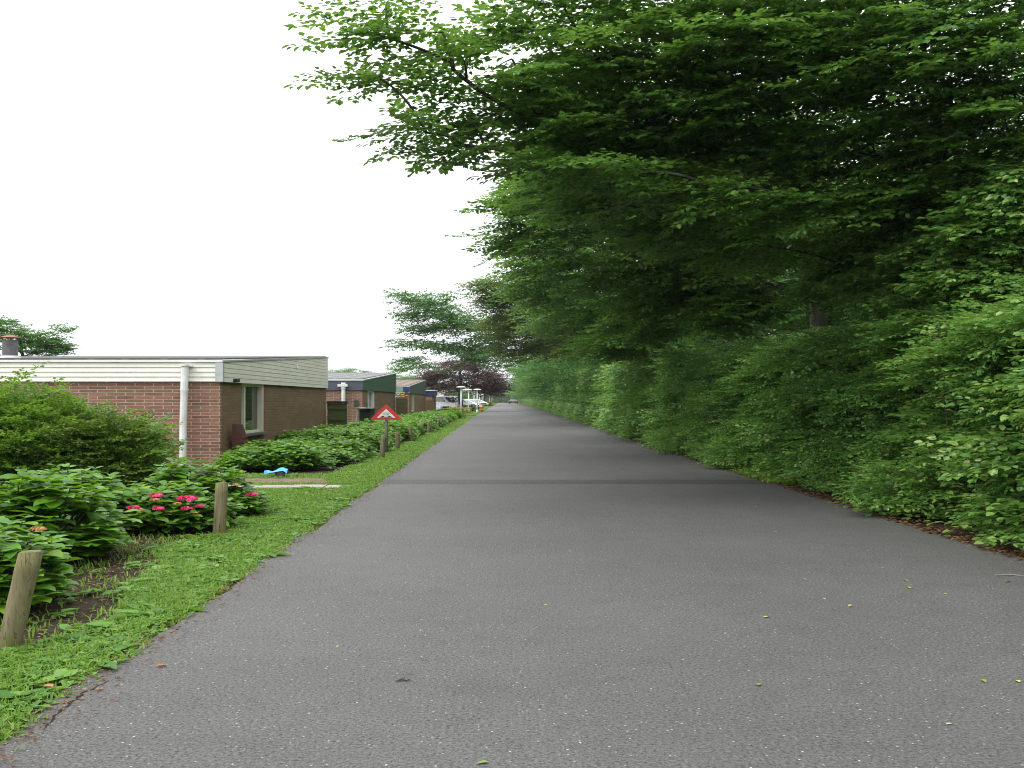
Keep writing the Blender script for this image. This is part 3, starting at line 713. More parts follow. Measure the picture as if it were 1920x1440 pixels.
# ------------------------------------------------------------------ wooden posts
def wood_post(loc, h, dia, lean, label, dark=False):
    rs = np.random.RandomState(int(abs(loc[1]) * 97) % 9999)
    m = MB(); n = 14; vs = []; rings = 6; fs = []
    for k in range(rings + 1):
        z = -.06 + (h + .06) * k / rings; f = 1 + rs.normal(0, .015)
        for i in range(n):
            a = 2 * PI * i / n; r = dia / 2 * f * (1 + .03 * math.sin(a * 2 + loc[1]) + .012 * rs.normal())
            if k == rings: r *= .985
            vs.append((r * math.cos(a) + lean[0] * z, r * math.sin(a) + lean[1] * z, z + (.01 * math.cos(a + 1) if k == rings else 0)))
    for k in range(rings):
        for i in range(n): j = (i + 1) % n; fs.append((k * n + i, k * n + j, (k + 1) * n + j, (k + 1) * n + i))
    b = rings * n
    vs += [(vs[b + i][0] * .0 + (vs[b + i][0] - lean[0] * h) * .82 + lean[0] * h, (vs[b + i][1] - lean[1] * h) * .82 + lean[1] * h, h + .006) for i in range(n)]
    for i in range(n): j = (i + 1) % n; fs.append((b + i, b + j, b + n + j, b + n + i))
    fs.append(tuple(b + n + i for i in range(n)))
    m.add(vs, fs)
    o = m.build('wooden_post', M['post'], None, loc, smooth=False, uv=False)
    o.data.polygons.foreach_set('use_smooth', [len(p.vertices) == 4 for p in o.data.polygons])
    return tag(o, label, 'post', 'round wooden posts along the verge')
PD = [((18, 1208), .60, .088, (.13, 0), 'leaning round wooden post at the left edge, nearest of the posts'),
      ((411, 1001), .60, .083, (.03, 0), 'upright cracked wooden post beside the pink hydrangea'),
      ((716, 858), .61, .085, (.05, 0), 'wooden post just in front of the triangular road sign'),
      ((745, 842), .55, .085, (.01, .0), 'wooden post just behind the triangular road sign, to its right'),
      ((771, 828), .57, .08, (-.03, 0), 'second wooden post beyond the road sign'),
      ((791, 816), .54, .08, (.03, 0), 'third wooden post beyond the road sign, pale in front of dark leaves'),
      ((803, 812), .56, .08, (.03, 0), 'fourth wooden post beyond the road sign'),
      ((820, 806), .56, .08, (.05, 0), 'fifth wooden post beyond the road sign, dark and leaning right'),
      ((828, 801), .62, .08, (-.02, 0), 'sixth wooden post beyond the road sign, dark and tall'),
      ((838, 793), .52, .08, (.0, 0), 'seventh wooden post beyond the road sign, half hidden by leaves'),
      ((857, 784.5), .5, .09, (.0, 0), 'farthest wooden post, next to the nearest street lamp')]
for (pxy, h, dia, ln, lab) in PD:
    d = H * FZ / (pxy[1] - VY); x = (pxy[0] - VX) * d / FX
    wood_post((x, d, 0), h, dia, ln, lab)

# ------------------------------------------------------------------ street lamps
def make_lamp(loc, label, h=2.62):
    t = thing('street_lamp', loc, label, 'street lamp', 'white mushroom street lamps')
    m = MB(); m.tube([(0, 0, -.05), (0, 0, h)], [.05, .038], 10); m.lathe([(.075, 0), (.07, .35), (.05, .38)], (0, 0, 0), 10); m.build('pole', M['lampwhite'], t, smooth=True)
    m = MB(); m.lathe([(.05, h - .05), (.20, h - .03), (.25, h + .0), (.24, h + .03), (.16, h + .085), (.05, h + .115), (.001, h + .12)], (0, 0, 0), 20); m.build('lamp_shade', M['lampwhite'], t, smooth=True)
    return t
LP = [(864.7, 54.8, 'nearest white mushroom street lamp at the end of the hydrangea bed'), (878.6, 72, 'second white mushroom street lamp, left of the T-shaped one'), (895, 69, 'tall white street lamp with the flattest widest head'),
      (889, 96, 'street lamp between the second lamp and the flat-headed lamp'), (899.4, 122, 'street lamp just right of the flat-headed lamp'), (905.6, 142, 'sixth street lamp along the clipped hedge'), (917.5, 195, 'seventh street lamp, near the far end of the road'), (922.5, 205, 'farthest white street lamp at the end of the road')]
l0 = None
for (px, d, lab) in LP:
    loc = ((px - VX) * d / FX, d, 0)
    if l0 is None: l0 = make_lamp(loc, lab)
    else: copy_tree(l0, loc, label=lab)

# hydrant post, blue box, blue bag, white board
t = thing('hydrant_post', (-1.62, 74.6, 0), 'red and orange hydrant marker post on the far verge', 'hydrant')
m = MB(); m.lathe([(.07, -.05), (.07, .5), (.085, .52), (.085, .6), (.05, .66), (.001, .68)], (0, 0, 0), 12); m.build('body', M['hydrantred'], t)
m = MB(); m.lathe([(.074, .26), (.074, .40)], (0, 0, 0), 12); m.build('band', M['orange'], t)
m = MB(); m.lathe([(.074, .12), (.074, .19)], (0, 0, 0), 12); m.build('band', M['black'], t)
t = thing('blue_bin', (-4.05, 60.5, 0), 'dark blue bin standing beside the small brick shed', 'bin')
m = MB(); m.add([(-.13, -.13, .06), (.13, -.13, .06), (.13, .13, .06), (-.13, .13, .06), (-.16, -.16, 1.45), (.16, -.16, 1.45), (.16, .16, 1.45), (-.16, .16, 1.45)], [(0, 3, 2, 1), (4, 5, 6, 7), (0, 1, 5, 4), (1, 2, 6, 5), (2, 3, 7, 6), (3, 0, 4, 7)]); m.build('body', M['blueplastic'], t)
m = MB(); m.box(-.18, .18, -.18, .18, 1.452, 1.52); m.build('lid', M['blueplastic'], t)
for s in (-1, 1):
    m = MB(); m.tube([(s * .14, .14, .07), (s * .18, .14, .07)], [.09] * 2, 10); m.build('wheel', M['rubber'], t)
t = thing('bucket', (-2.63, 12.88, 0), 'small grey bucket at the front of the hydrangea bed', 'bucket')
m = MB(); m.lathe([(.055, -.03), (.062, .10), (.066, .115), (.05, .115), (.04, .02)], (0, 0, 0), 14); m.build('body', M['concrete'], t, smooth=False)
m = MB(); rs = np.random.RandomState(5); n = 14; vs = []; fs = []
for i in range(n + 1):
    for j in range(7):
        u = i / n; v = j / 6
        x = -.17 + .27 * u; z = .175 + .022 * math.sin(u * 9 + v * 2) + .02 * math.sin(v * 7 + u * 4) - .12 * max(0, .45 - u) - .075 * (v - .5) ** 2 * 4 * (.7 + .3 * math.sin(u * 7))
        vs.append((x, -.075 + .14 * v + .015 * math.sin(u * 11), z + rs.normal(0, .004)))
fs = [(i * 7 + j, (i + 1) * 7 + j, (i + 1) * 7 + j + 1, i * 7 + j + 1) for i in range(n) for j in range(6)]
m.add(vs, fs); o = m.build('plastic_bag', M['bluebag'], None, (-2.63, 12.85, -.03)); 
sm = o.modifiers.new('Solidify', 'SOLIDIFY'); sm.thickness = .004
tag(o, 'crumpled bright blue plastic bag lying over the grey bucket', 'bag')
m = MB(); m.prism_xz([(0, .62), (.13, .1), (.19, .12), (.06, .92), (0.0, .98)], 0, .03); o = m.build('white_board', M['white'], None, (2.98, 66.5, .75)); tag(o, 'slanted white board sticking out of the roadside hedge', 'board')

# ------------------------------------------------------------------ cars
def make_car(loc, rz, paint, label, L=4.4, Wd=1.8, Ht=1.48, van=False, rear_light=False):
    t = thing('parked_car' if not van else 'parked_van', loc, label, 'car' if not van else 'van', None, rz)
    hl = L / 2; hw = Wd / 2; zb = .28
    belt = .92 if not van else 1.12
    if van: low = [(-hl, zb), (hl - .1, zb), (hl, .45), (hl - .02, .80), (hl - .35, 1.0), (hl - .95, belt), (-hl + .02, belt)]
    else: low = [(-hl + .05, zb), (hl - .12, zb), (hl, .42), (hl - .05, .66), (hl - .30, .76), (hl - 1.15, belt), (-hl + .12, belt + .03), (-hl, .70)]
    def loft(poly, ws, ins):
        n = len(poly); cx = sum(p[0] for p in poly) / n; cz = sum(p[1] for p in poly) / n
        vs = []; k = len(ws)
        for wv, s in zip(ws, ins):
            for x, z in poly: vs.append((cx + (x - cx) * s, wv, cz + (z - cz) * s))
        fs = [tuple(range(n)), tuple((k - 1) * n + i for i in range(n))[::-1]]
        for a in range(k - 1):
            for i in range(n): j = (i + 1) % n; fs.append((a * n + i, (a + 1) * n + i, (a + 1) * n + j, a * n + j))
        return vs, fs
    b = MB(); v, f = loft(low, [-hw, -hw + .08, hw - .08, hw], [.955, 1, 1, .955]); b.add(v, f)
    # cabin: roof narrower than the belt line
    if van: x0, x1, r0, r1 = -hl + .05, hl - .95, -hl + .15, hl - 1.85
    else: x0, x1, r0, r1 = -hl + .25, hl - 1.15, -hl + .85, hl - 2.05
    wb, wt = hw - .05, hw - .22
    cab = [(x0, -wb, belt), (x1, -wb, belt), (x1, wb, belt), (x0, wb, belt), (r0, -wt, Ht - .05), (r1, -wt, Ht - .05), (r1, wt, Ht - .05), (r0, wt, Ht - .05),
           (r0 + .25, -wt + .15, Ht), (r1 - .25, -wt + .15, Ht), (r1 - .25, wt - .15, Ht), (r0 + .25, wt - .15, Ht)]
    b.add(cab, [(0, 1, 5, 4), (1, 2, 6, 5), (2, 3, 7, 6), (3, 0, 4, 7), (4, 5, 9, 8), (5, 6, 10, 9), (6, 7, 11, 10), (7, 4, 8, 11), (8, 9, 10, 11)])
    b.build('body', paint, t)
    C_ = [np.array(c) for c in cab]
    def pane(q, name, out, u0=.06, u1=.94, v0=.1, v1=.9):
        A, B, Cc, D = [C_[i] for i in q]; P = lambda u, v_: (A * (1 - u) + B * u) * (1 - v_) + (D * (1 - u) + Cc * u) * v_
        nrm = np.cross(B - A, D - A); nrm = nrm / np.linalg.norm(nrm)
        mm = MB(); pts = [P(u0, v0), P(u1, v0), P(u1, v1), P(u0, v1)]
        mm.add([p + nrm * .012 for p in pts] + [p + nrm * .001 for p in pts], [(0, 1, 2, 3), (0, 4, 5, 1), (1, 5, 6, 2), (2, 6, 7, 3), (3, 7, 4, 0)])
        mm.build(name, M['carglass'], t)
    pane((1, 2, 6, 5), 'windscreen', 1, .07, .93, .06, .94)
    pane((3, 0, 4, 7), 'rear_window', 1)
    for q in ((0, 1, 5, 4), (2, 3, 7, 6)):
        fwd = q[0] == 0
        pane(q, 'side_window', 1, *((.08, .5) if fwd else (.5, .92))); pane(q, 'side_window', 1, *((.54, .95) if fwd else (.05, .46)))
    for sx_ in (-1, 1):
        for sy in (-1, 1):
            mm = MB(); xw = sx_ * (hl - .85); rr = .33
            mm.tube([(xw, sy * (hw - .2), rr), (xw, sy * (hw - .02), rr), (xw, sy * (hw + .005), rr)], [rr, rr, rr * .92], 18); wv = mm.build('wheel', M['rubber'], t)
            mm = MB(); mm.tube([(xw, sy * (hw + .006), rr), (xw, sy * (hw + .016), rr)], [rr * .62, rr * .55], 14); mm.build('rim', M['chrome'], wv)
    for sy in (-1, 1):
        mm = MB(); mm.box(hl - .22, hl - .02, sy * (hw - .28) - .17, sy * (hw - .28) + .17, .64 if not van else .74, .75 if not van else .90); mm.build('headlight', M['lens'], t)
        mm = MB(); mm.box(-hl - .012, -hl + .15, sy * (hw - .22) - .14, sy * (hw - .22) + .14, .70, .86); mm.build('tail_light', M['redlens'], t)
        mm = MB(); mm.box(x1 - .25, x1 - .1, sy * (hw + .06) - .08, sy * (hw + .06) + .08, belt + .02, belt + .14); mm.build('mirror', paint, t)
    mm = MB(); mm.box(hl - .1, hl + .012, -hw + .42, hw - .42, .50, .70); mm.build('grille', M['black'], t)
    mm = MB(); mm.box(-hl - .01, -hl + .1, -.26, .26, .52, .63); mm.build('number_plate', M['toyyellow'], t)
    return t
make_car((-4.55, 84, 0), math.radians(-48), M['vanwhite'], 'white van parked beside the low hedge, nose towards the road', 4.9, 1.95, 1.98, True)
make_car((-6.05, 76.5, 0), math.radians(-24), M['carsilver'], 'silver car parked in front of the white van', 4.3, 1.75, 1.42)
make_car((-3.95, 97, 0), math.radians(-55), M['vanwhite'], 'white car parked behind the white van', 4.4, 1.8, 1.50)
make_car((-4.3, 118, 0), math.radians(-60), M['carblue'], 'dark blue car parked beyond the white cars', 4.3, 1.75, 1.45)
make_car((-3.9, 140, 0), math.radians(-60), M['vanwhite'], 'farthest white car in the car park', 4.3, 1.75, 1.55)
make_car((1.45, 208, 0), math.radians(90), M['cargrey'], 'dark car standing at the far end of the road', 4.4, 1.8, 1.45)

# ------------------------------------------------------------------ foliage templates
B_near = [bough(s, .62, 10, 7, .086, .22, .56, .28, .5) for s in range(5)]
B_mid = [bough(20 + s, .85, 8, 5, .105, .2, .56, .3, .5) for s in range(4)]
B_far = [bough(40 + s, 1.2, 7, 4, .17, .2, .6, .32, .5) for s in range(4)]
B_hedge = [bough(60 + s, .38, 8, 5, .055, .25, .66, .3, .55) for s in range(5)]
B_hedge_big = [bough(70 + s, .42, 7, 5, .070, .25, .74, .3, .55) for s in range(4)]
B_hedge_far = [bough(80 + s, .65, 5, 3, .13, .2, .66, .35, .6) for s in range(3)]
B_shrub = [bough(90 + s, .34, 9, 6, .044, .1, .6, .4, .4) for s in range(4)]

def UC(px, py, d, rx, rz, ry, den=1.0):             # a foliage clump measured off the photograph
    x, y, z = U(px, py, d); return (x, y, z, rx * d / FX, ry, rz * d / FZ, den)

T1 = [UC(*c) for c in [
    (700, 62, 8.3, 38, 14, .2), (700, 140, 8.3, 30, 12, .15), (800, 248, 8.6, 45, 14, .2), (870, 270, 8.8, 50, 20, .3), (725, 8, 8.3, 40, 14, .2),
    (830, 60, 8.5, 80, 50, .45, .4), (850, 130, 8.6, 70, 40, .4, .5), (880, 225, 9, 60, 30, .4, .5), (960, 110, 9, 120, 90, .6, .36), (980, 215, 9.2, 90, 45, .5, .5),
    (1080, 240, 9.5, 110, 60, .7), (1120, 110, 9.4, 170, 120, .9, .75), (1300, 130, 9.6, 200, 130, 1.0), (1220, 260, 10, 150, 70, .9), (1480, 120, 9.5, 200, 130, 1.0),
    (1700, 90, 9, 220, 130, 1.0), (1880, 160, 8.8, 180, 130, .9), (1380, 300, 10.5, 180, 90, 1.0), (1600, 290, 10, 220, 90, 1.0), (1850, 320, 9.5, 200, 90, 1.0),
    (1750, 400, 10, 150, 50, .7), (1080, 330, 11, 90, 45, .6), (1250, 380, 11.5, 130, 60, .8), (1450, 420, 12, 110, 50, .7), (1180, 300, 10.5, 120, 50, .7), (1650, 440, 11, 90, 45, .6), (1040, 300, 8.9, 60, 30, .3, 1.2), (1180, 325, 9.0, 70, 35, .3, 1.2), (1330, 350, 9.2, 80, 40, .35, 1.2), (1500, 385, 9.4, 80, 45, .35, 1.2), (1120, 385, 10, 60, 35, .35, 1.2), (1270, 420, 10.4, 70, 40, .35, 1.2), (1420, 460, 10.8, 70, 40, .35, 1.2), (1560, 520, 11.2, 60, 40, .35, 1.2), (1010, 345, 12, 45, 35, .4, 1.2), (1660, 360, 9.4, 80, 40, .35, 1.2), (1300, -10, 9.3, 200, 45, .7, .9), (1600, -20, 9.2, 220, 45, .7, .9), (1850, 10, 8.9, 160, 60, .6, 1.1), (1050, -5, 8.9, 140, 35, .5, .3)]]
make_tree('elm_tree', (5.3, 9.6, 0), 'nearest tall elm with long leafy boughs reaching over the road', 'tree', 6.2, .17, T1, B_near, M['elm'], 1900, 101, 'elms behind the roadside hedge', (-.7, -.3), 260, .62)
T2 = [UC(*c) for c in [
    (985, 395, 15.5, 45, 35, .5), (960, 440, 16, 40, 22, .5), (1020, 320, 15, 40, 30, .5), (1040, 400, 15.5, 80, 70, .9), (1090, 310, 15, 110, 60, 1.0), (1200, 350, 15, 170, 90, 1.3), (1080, 480, 17, 100, 60, 1.0),
    (1250, 450, 16, 170, 70, 1.2), (1400, 380, 15, 180, 80, 1.3), (1220, 540, 17, 140, 60, 1.0), (1390, 500, 15.5, 90, 45, .8), (1600, 400, 14, 170, 60, 1.1), (1150, 230, 15, 160, 80, 1.2), (1400, 250, 14.5, 220, 90, 1.4), (1700, 470, 13, 120, 40, .8)]]
make_tree('elm_tree', (4.85, 17.2, 0), 'second elm, with a straight trunk showing above the hedge', 'tree', 8.5, .16, T2, B_near, M['elm'], 1450, 102, 'elms behind the roadside hedge', (0, 0), 60, .62)
TF = [UC(*c) for c in [(1890, 430, 8.6, 90, 60, .6), (1780, 470, 9.4, 110, 50, .7), (1680, 520, 10.6, 90, 40, .6), (1600, 470, 12, 90, 45, .7), (1850, 520, 8.8, 90, 50, .5), (1740, 560, 9.8, 90, 35, .5), (1920, 350, 8.4, 60, 60, .5)]]
make_tree('hazel_tree', (4.35, 9.9, 0), 'leafy hazel filling the space between the hedge and the nearest elm', 'tree', 3.6, .07, TF, B_hedge_big, M['hedge'], 900, 121, None, (0, 0), 80, .46)
TG = [UC(*c) for c in [(1290, 560, 17, 80, 40, .7), (1360, 590, 15.5, 60, 30, .6), (1230, 600, 18.5, 80, 35, .8), (1160, 640, 22, 70, 30, .9), (1420, 560, 15.5, 50, 35, .6), (1330, 500, 17, 60, 40, .7)]]
make_tree('hazel_tree', (4.2, 17.9, 0), 'dark leafy hazel behind the hedge to the left of the bare trunk', 'tree', 3.8, .07, TG, B_near, M['elm'], 560, 122, None, (0, 0), 60, .62)
T3 = [UC(*c) for c in [(1000, 470, 23, 40, 35, 1.0), (1010, 530, 24, 60, 45, 1.2), (1090, 520, 24, 90, 60, 1.5), (1180, 580, 23, 110, 45, 1.5), (1120, 430, 22, 120, 60, 1.5), (1250, 560, 22, 100, 60, 1.4), (1060, 430, 19, 50, 40, .6), (1150, 500, 18.5, 60, 40, .6), (1240, 590, 19, 60, 35, .6), (1130, 610, 26, 90, 35, 1.2), (1060, 590, 26, 70, 40, 1.2), (1330, 470, 22, 130, 80, 1.4)]]
make_tree('elm_tree', (4.9, 24.5, 0), 'third elm, its bright crown bulging over the road', 'tree', 9, .17, T3, B_mid, M['elm'], 1250, 103, 'elms behind the roadside hedge', (0, 0), 40, .85)
T4 = [UC(*c) for c in [(920, 532, 37, 28, 14, 1.0), (960, 545, 38, 50, 25, 1.5), (935, 565, 38, 30, 14, 1.0), (1000, 580, 38, 70, 35, 1.8), (965, 610, 40, 60, 28, 1.6), (1060, 610, 37, 80, 40, 1.6), (1000, 650, 40, 70, 24, 1.4), (1050, 540, 38, 80, 40, 1.8), (1110, 640, 36, 70, 30, 1.4)]]
make_tree('beech_tree', (5.0, 38.5, 0), 'brownish green beech with low dark boughs over the road', 'tree', 9, .2, T4, B_mid, M['beech'], 1500, 104, None, (0, 0), 40, .85)
T5 = [UC(*c) for c in [(765, 552, 58, 22, 8, .8), (800, 565, 58, 38, 13, 1.5), (830, 580, 58, 40, 16, 1.8), (780, 590, 58, 32, 10, 1.2), (850, 610, 58, 42, 16, 1.8), (800, 615, 58, 36, 9, 1.4), (770, 640, 58, 22, 6, .9), (890, 600, 58, 40, 20, 1.8), (820, 646, 58, 36, 8, 1.4),
                       (780, 672, 58, 26, 8, 1.0), (765, 688, 57, 18, 5, .8), (800, 684, 57, 26, 5, 1.0), (860, 650, 58, 40, 10, 1.6), (910, 650, 58, 40, 22, 1.8), (940, 620, 57, 40, 25, 1.8), (850, 555, 58, 20, 7, 1.0), (900, 672, 58, 30, 8, 1.4), (960, 670, 56, 40, 20, 1.8)]]
make_tree('beech_tree', (4.3, 57, 0), 'spreading green tree whose layered boughs cross the whole road', 'tree', 10, .26, T5, B_far, M['elm_far'], 820, 105, None, (-1.0, 0), 40, 1.1, None, None, -.05, .6)
# copper beech on the left
T6 = [UC(*c) for c in [(850, 690, 82, 60, 20, 2.2), (870, 712, 82, 70, 18, 2.4), (820, 700, 82, 26, 12, 1.6), (900, 725, 82, 36, 12, 1.6), (840, 722, 82, 40, 10, 1.5), (870, 680, 82, 40, 14, 1.6), (810, 712, 82, 20, 8, 1.0), (925, 722, 82, 24, 14, 1.6), (915, 705, 82, 26, 14, 1.6)]]
make_tree('copper_beech', (-3.35, 82, 0), 'dark purple copper beech standing beyond the street lamps', 'tree', 6, .2, T6, B_far, M['copper'], 800, 106, None, (0, 0), 30, .9)
T7 = [UC(*c) for c in [(918, 735, 150, 18, 9, 3), (905, 728, 150, 16, 10, 3), (928, 728, 150, 16, 10, 3)]]
make_tree('copper_beech', (-2.9, 150, 0), 'smaller purple tree far down the left verge', 'tree', 4.5, .18, T7, B_far, M['copper'], 200, 107, None, (0, 0), 10, .9)

# generic wood trees (built once, copied)
def generic(name, seed, hgt, rad, mat, label, nb, tm, blen, loc, group, z0=.28):
    rs = np.random.RandomState(seed); cl = []
    for k in range(15):
        z = hgt * (z0 + (.92 - z0) * (k + .5) / 15); rr = rad * math.sin(PI * (.22 + .70 * (k + .5) / 15)) * rs.uniform(.55, 1.0)
        a = k * 2.4 + rs.uniform(-.4, .4); q = rs.uniform(.45, .62) * rad
        cl.append((loc[0] + rr * math.cos(a), loc[1] + rr * math.sin(a), z, q, q, q * .62))
    return make_tree(name, loc, label, 'tree', hgt * .86, .16, cl, tm, mat, nb, seed, group, (0, 0), 20, blen)
GW = 'wood trees behind the elms'
LW = 'dense green tree standing in the wood behind the hedge'
g1 = generic('wood_tree', 201, 9.5, 3.4, M['elm_far'], LW, 850, B_mid, .85, (8.0, 13, 0), GW, .42)
g2 = generic('wood_tree', 202, 10.5, 3.6, M['elm_far'], LW, 850, B_mid, .85, (8.6, 18.5, 0), GW, .42)
GR = 'row trees along the far hedge'
LR = 'green roadside tree in the far row behind the hedge'
f1 = generic('row_tree', 203, 9.5, 2.9, M['elm_far'], LR, 560, B_far, 1.2, (4.8, 46, 0), GR, .25)
f2 = generic('row_tree', 204, 10.5, 3.1, M['elm_far'], LR, 560, B_far, 1.2, (5.0, 66, 0), GR, .25)
for i, (x, y, k) in enumerate([(6.4, 22, 0), (7.2, 28, 1), (6.6, 33, 0), (10.5, 24, 1), (11, 15.5, 0), (12.5, 20, 1), (12, 30, 0), (15, 25, 1), (9, 34, 1), (14, 36, 0), (17, 31, 1), (8.3, 9.0, 1), (11.5, 10.5, 0), (18, 40, 0), (20, 30, 0), (7, 40, 1), (10, 44, 0), (9.5, 4.5, 0)]):
    copy_tree((g1, g2)[k], (x, y, 0), R.uniform(0, 6.28), R.uniform(.9, 1.12))
y = 52.0; k = 0
while y < 235:
    if abs(y - 57) > 3: copy_tree((f1, f2)[k % 2], (4.9 + R.uniform(-.3, .5), y, 0), R.uniform(0, 6.28), (R.uniform(.92, 1.1),) * 2 + (R.uniform(.85, 1.1),))
    y += 6.5 if y < 110 else 10; k += 1
y = 48.0
while y < 120: copy_tree((f1, f2)[k % 2], (8.6 + R.uniform(-.5, .5), y, 0), R.uniform(0, 6.28), R.uniform(.95, 1.15)); y += 9; k += 1
GE = 'trees closing the far end of the road'
for x, y, s in ((-3, 262, .62), (1, 266, .75), (5, 262, .8), (-7, 262, .7), (-11, 255, .6), (9, 266, .9), (-1, 275, .9)):
    copy_tree((f1, f2)[k % 2], (x, y, 0), R.uniform(0, 6.28), s, 'green tree closing the far end of the road', GE); k += 1
# distant trees to the left behind the houses
GB = 'distant trees behind the houses'
LB = 'distant pale green tree on the skyline behind the houses'
for px, d, top in [(628, 190, 694), (645, 200, 689), (662, 195, 691), (675, 205, 695), (745, 170, 703), (762, 180, 701), (780, 175, 704), (798, 185, 708), (812, 170, 714), (826, 180, 716), (842, 170, 722), (858, 180, 728), (735, 210, 705), (872, 190, 730), (600, 210, 698), (575, 200, 700)]:
    zt = H + (VY - top) * d / FZ
    copy_tree((f1, f2)[k % 2], ((px - VX) * d / FX, d, 0), R.uniform(0, 6.28), (zt / 10.0 * 1.05,) * 2 + (zt / 9.7,), LB, GB); k += 1
# tree behind the nearest house
T8 = [UC(*c) for c in [(15, 620, 31, 32, 16, .7), (40, 640, 31, 32, 16, .7), (70, 640, 31, 28, 18, .6), (95, 650, 31, 24, 18, .6), (112, 622, 31, 10, 10, .3), (60, 660, 31, 60, 12, .8), (115, 655, 31, 12, 10, .4), (10, 605, 31, 12, 8, .3), (-30, 630, 31, 30, 25, .8), (20, 690, 31, 90, 22, .9)]]
make_tree('garden_tree', (-13.6, 31, 0), 'dark green garden tree rising behind the roof of the nearest house', 'tree', 4.4, .12, T8, B_hedge_big, M['elm_far'], 620, 108, None, (0, 0), 60, .4, None, None, .5)

# ------------------------------------------------------------------ roadside hedge
def hedge_unit(seed, L, Hh, depth, nb, tm, mat, label, loc, blen, group, low=True, zs=1.0):
    rs = np.random.RandomState(seed); t = thing('hedge_shrub', loc, label, 'hedge', group)
    P = []; az = []; pit = []; cl = []
    ny = max(3, int(L / .62)); nz = max(4, int(Hh / .58))
    for iz in range(nz):
        for iy in range(ny):
            y0 = -L / 2 + L * (iy + .5 + .5 * (iz % 2) - .25) / ny + rs.normal(0, .10); z0 = Hh * (iz + .45) / nz + rs.normal(0, .08)
            cl.append((-.02 + .05 * z0 + rs.normal(0, .15), y0, z0, rs.uniform(.24, .40), rs.uniform(.26, .46), rs.uniform(.18, .34)))
    for k in range(ny * 2): cl.append((rs.uniform(.2, depth), rs.uniform(-L / 2, L / 2), Hh * rs.uniform(.72, 1.0), .45, .45, .4))
    for k in range(ny): cl.append((rs.uniform(.3, .8), rs.uniform(-L / 2, L / 2), Hh * rs.uniform(.2, .7), .45, .5, .6))
    for c in cl:
        k = max(3, int(nb / len(cl) * rs.uniform(.65, 1.35))); p, d = in_blob(rs, k, c[:3], c[3:6], 2.8)
        d[:, 0] -= .75; dv = d + rs.normal(0, .3, d.shape)
        P.append(p); az.append(np.arctan2(dv[:, 1], dv[:, 0])); pit.append(d[:, 2] * .45 + rs.normal(-.05, .25, k))
    P = np.concatenate(P); az = np.concatenate(az); pit = np.concatenate(pit); n = len(P)
    dirv = np.stack([np.cos(az), np.sin(az), np.zeros(n)], 1); P = P - dirv * .35 * blen; P[:, 2] = np.maximum(P[:, 2], .05)
    V, Q = bake(tm, P, az, pit, rs.normal(0, .3, n), rs.uniform(.7, 1.25, n), rs)
    ok = V.reshape(-1, 6, 3)[:, :, 2].min(1) > .008; V = V.reshape(-1, 6, 3)[ok].reshape(-1, 3); Q = ((np.arange(len(V) // 6) * 6)[:, None, None] + LEAF_Q[None]).reshape(-1, 4)
    m = MB()
    for k in range(int(5 * L)):
        x0, y0 = rs.uniform(.1, .6), rs.uniform(-L / 2, L / 2)
        m.tube(curve((x0, y0, -.05), (x0 + rs.normal(-.1, .2), y0 + rs.normal(0, .25), Hh * rs.uniform(.7, .98)), 5, rs, .04), [.022, .02, .017, .014, .01, .005], 5)
    m.build('stems', M['bark'], t, uv=False)
    quads_obj('foliage', V, Q, mat, t)
    return t
GH = 'hedge shrubs along the right side of the road'
LH = 'dense leafy hedge shrub at the right edge of the road'
hn = [hedge_unit(301, 2.2, 2.85, 1.3, 1600, B_hedge, M['hedge'], LH, (3.52, 8.2, 0), .42, GH),
      hedge_unit(302, 2.2, 2.8, 1.3, 1350, B_hedge_big, M['hedge'], LH, (3.60, 6.3, 0), .5, GH),
      hedge_unit(303, 2.2, 2.75, 1.3, 1600, B_hedge, M['hedge'], LH, (3.48, 10.1, 0), .42, GH)]
for y, k, x, s in [(4.4, 1, 3.68, 1.0), (2.5, 0, 3.7, 1.0), (12.0, 1, 3.56, .96), (13.9, 0, 3.40, .98), (15.8, 2, 3.3, 1.0), (17.7, 0, 3.28, 1.04), (19.7, 1, 3.28, 1.08), (21.7, 2, 3.3, 1.12)]:
    copy_tree(hn[k], (x, y, 0), 0, (1, 1 if R.random() < .5 else -1, s) if False else (1, 1, s))
hf = [hedge_unit(311, 3.4, 3.3, 1.4, 900, B_hedge_far, M['hedge'], LH, (3.35, 24.2, 0), .65, GH), hedge_unit(312, 3.4, 3.4, 1.4, 900, B_hedge_far, M['hedge'], LH, (3.37, 27.3, 0), .65, GH)]
y = 30.4; k = 0
while y < 250:
    copy_tree(hf[k % 2], (road_r(y) + .46 + R.uniform(-.06, .1) + (.15 if 62 < y < 68 else 0), y, 0), 0, (1, 1 if y < 90 else 1.7, 1 + min(.35, (y - 30) * .006)))
    y += 3.1 if y < 90 else 5.4; k += 1

GU = 'undergrowth shrubs inside the wood'
for i in range(26):
    copy_tree(hf[i % 2], (R.uniform(9, 22), 6 + i * 1.7 + R.uniform(-1, 1), 0), R.uniform(-.5, .5), (1, 1.6, R.uniform(.5, .8)), 'shadowed undergrowth shrub inside the wood behind the hedge', GU)
for i in range(7):
    copy_tree(hf[i % 2], (-10 + i * 3.4, 252 + R.uniform(-1, 1), 0), PI / 2 + R.uniform(-.2, .2), (1.3, 1.3, R.uniform(1.1, 1.4)), 'green shrub closing the far end of the road', 'shrubs closing the far end of the road')
